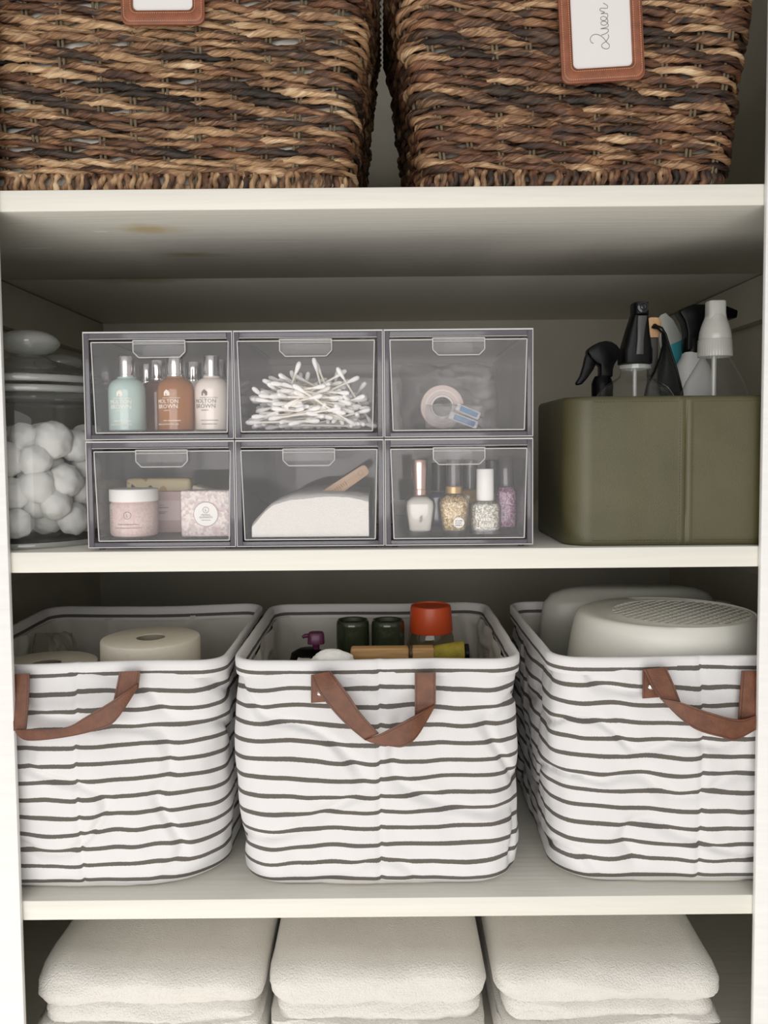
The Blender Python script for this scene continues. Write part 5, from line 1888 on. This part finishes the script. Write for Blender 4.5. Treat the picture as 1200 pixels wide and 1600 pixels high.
zt = lambda py_: P(482, py_, Yu).z - BF
MB().lathe([(0, 0), (0.022, 0), (0.023, 0.002), (0.023, zt(1030)), (0.021, zt(1020)), (0.013, zt(1014)), (0.008, zt(1013)), (0, zt(1013))], 32).part('bottle', BLACK, t)
PURP = M('purple_plastic', (96, 34, 74), rough=0.3)
o2 = P(494, 1010, Yu).x - q.x
pu = MB().loft([(o2, 0, zt(1014), .004, .004), (o2, 0, zt(1006), .0045, .0045), (o2, 0, zt(1005), .0105, .009), (o2, 0, zt(991), .0100, .0085), (o2, 0, zt(988), .0085, .007)], 24, 3).part('pump_head', PURP, t, label='purple pump')
MB().tube([(o2 - 0.006, 0, zt(993)), (o2 - 0.014, 0, zt(993.5)), (o2 - 0.0165, 0, zt(996))], [0.0030, 0.0024, 0.0020], 10).part('spout', PURP, pu)

# right bin: upside-down tubs
TUBW = M('white_tub_plastic', (240, 238, 230), rough=0.4, sss=0.05)
Yc_ = 0.143
q = P(1037, 958, Yc_)
t = thing('plastic_colander', 'white plastic tub with perforated base, upside down in the right bin', 'tub', (q.x, Yc_, BF))
ht = P(1050, 957, Yc_).z - BF
gx = 0.020                                             # the flat base sits a little to one side
TR = 0.0760


def tub_ring(hx_, hy_, cx_, z_):
    return [(cx_ + hx_ * math.cos(2 * PI * j / 72), hy_ * math.sin(2 * PI * j / 72), z_) for j in range(72)]


prof = [(.1170, .104, 0.0, 0.0), (.1180, .105, 0.0, 0.003), (.1165, .104, 0.0, ht * .45), (.1135, .101, 0.0, ht - .066), (.1090, .098, .001, ht - .030), (.1050, .095, .001, ht - .010),
        (.1025, .093, .002, ht - .0015), (.0990, .090, .004, ht + .0018), (.0900, .083, .012, ht - .0010), (.0820, .0765, gx, ht + .0004), (.0785, .0730, gx, ht + .0010), (TR, .0705, gx, ht - .0030),
        (.0790, .0740, gx, ht - .0060), (.0960, .088, .010, ht - .018), (.1060, .095, 0.001, ht - .066), (.1130, .101, 0.0, ht * .45), (.1150, .102, 0.0, 0.0)]
MB().grid([tub_ring(a_, b_, c_, z_) for a_, b_, c_, z_ in prof], cv=True, flip=True).part('body', TUBW, t, angle=60, recalc=True)
mb = MB()
for dr in (0, 1):
    for k_ in range(-8, 9):
        off = k_ * 0.0098
        hl = math.sqrt(max(0, (TR + 0.002) ** 2 - off ** 2))
        if hl < 0.006:
            continue
        m_ = Matrix.Translation((gx, 0, ht - 0.0014)) @ Matrix.Diagonal((1, 0.93, 1, 1)) @ Matrix.Rotation(PI / 4 + dr * PI / 2, 4, 'Z')
        mb.box(-hl, hl, off - 0.0019, off + 0.0019, -0.0020, 0.0020, m=m_)
mb.part('grid_base', TUBW, t, label='perforated base')
BASINT = clear('translucent_plastic', (0.62, 0.63, 0.60), haze=0.72, haze_col=(206, 206, 196), f0=0.05, rough=0.3)
t = thing('plastic_basin', 'translucent plastic basin behind the perforated tub in the right bin', 'basin', (0.330, 0.2835, BF))
hb2 = P(1000, 918, 0.27).z - BF
MB().loft([(0, 0, 0.0, .122, .030), (0, 0, 0.002, .123, .031), (0, 0, hb2 - 0.05, .121, .031), (0, 0, hb2 - 0.022, .116, .030), (0, 0, hb2 - 0.010, .106, .027), (0, 0, hb2 - 0.003, .088, .022), (0, 0, hb2, .066, .016)], 56, 2.2).part('body', BASINT, t)
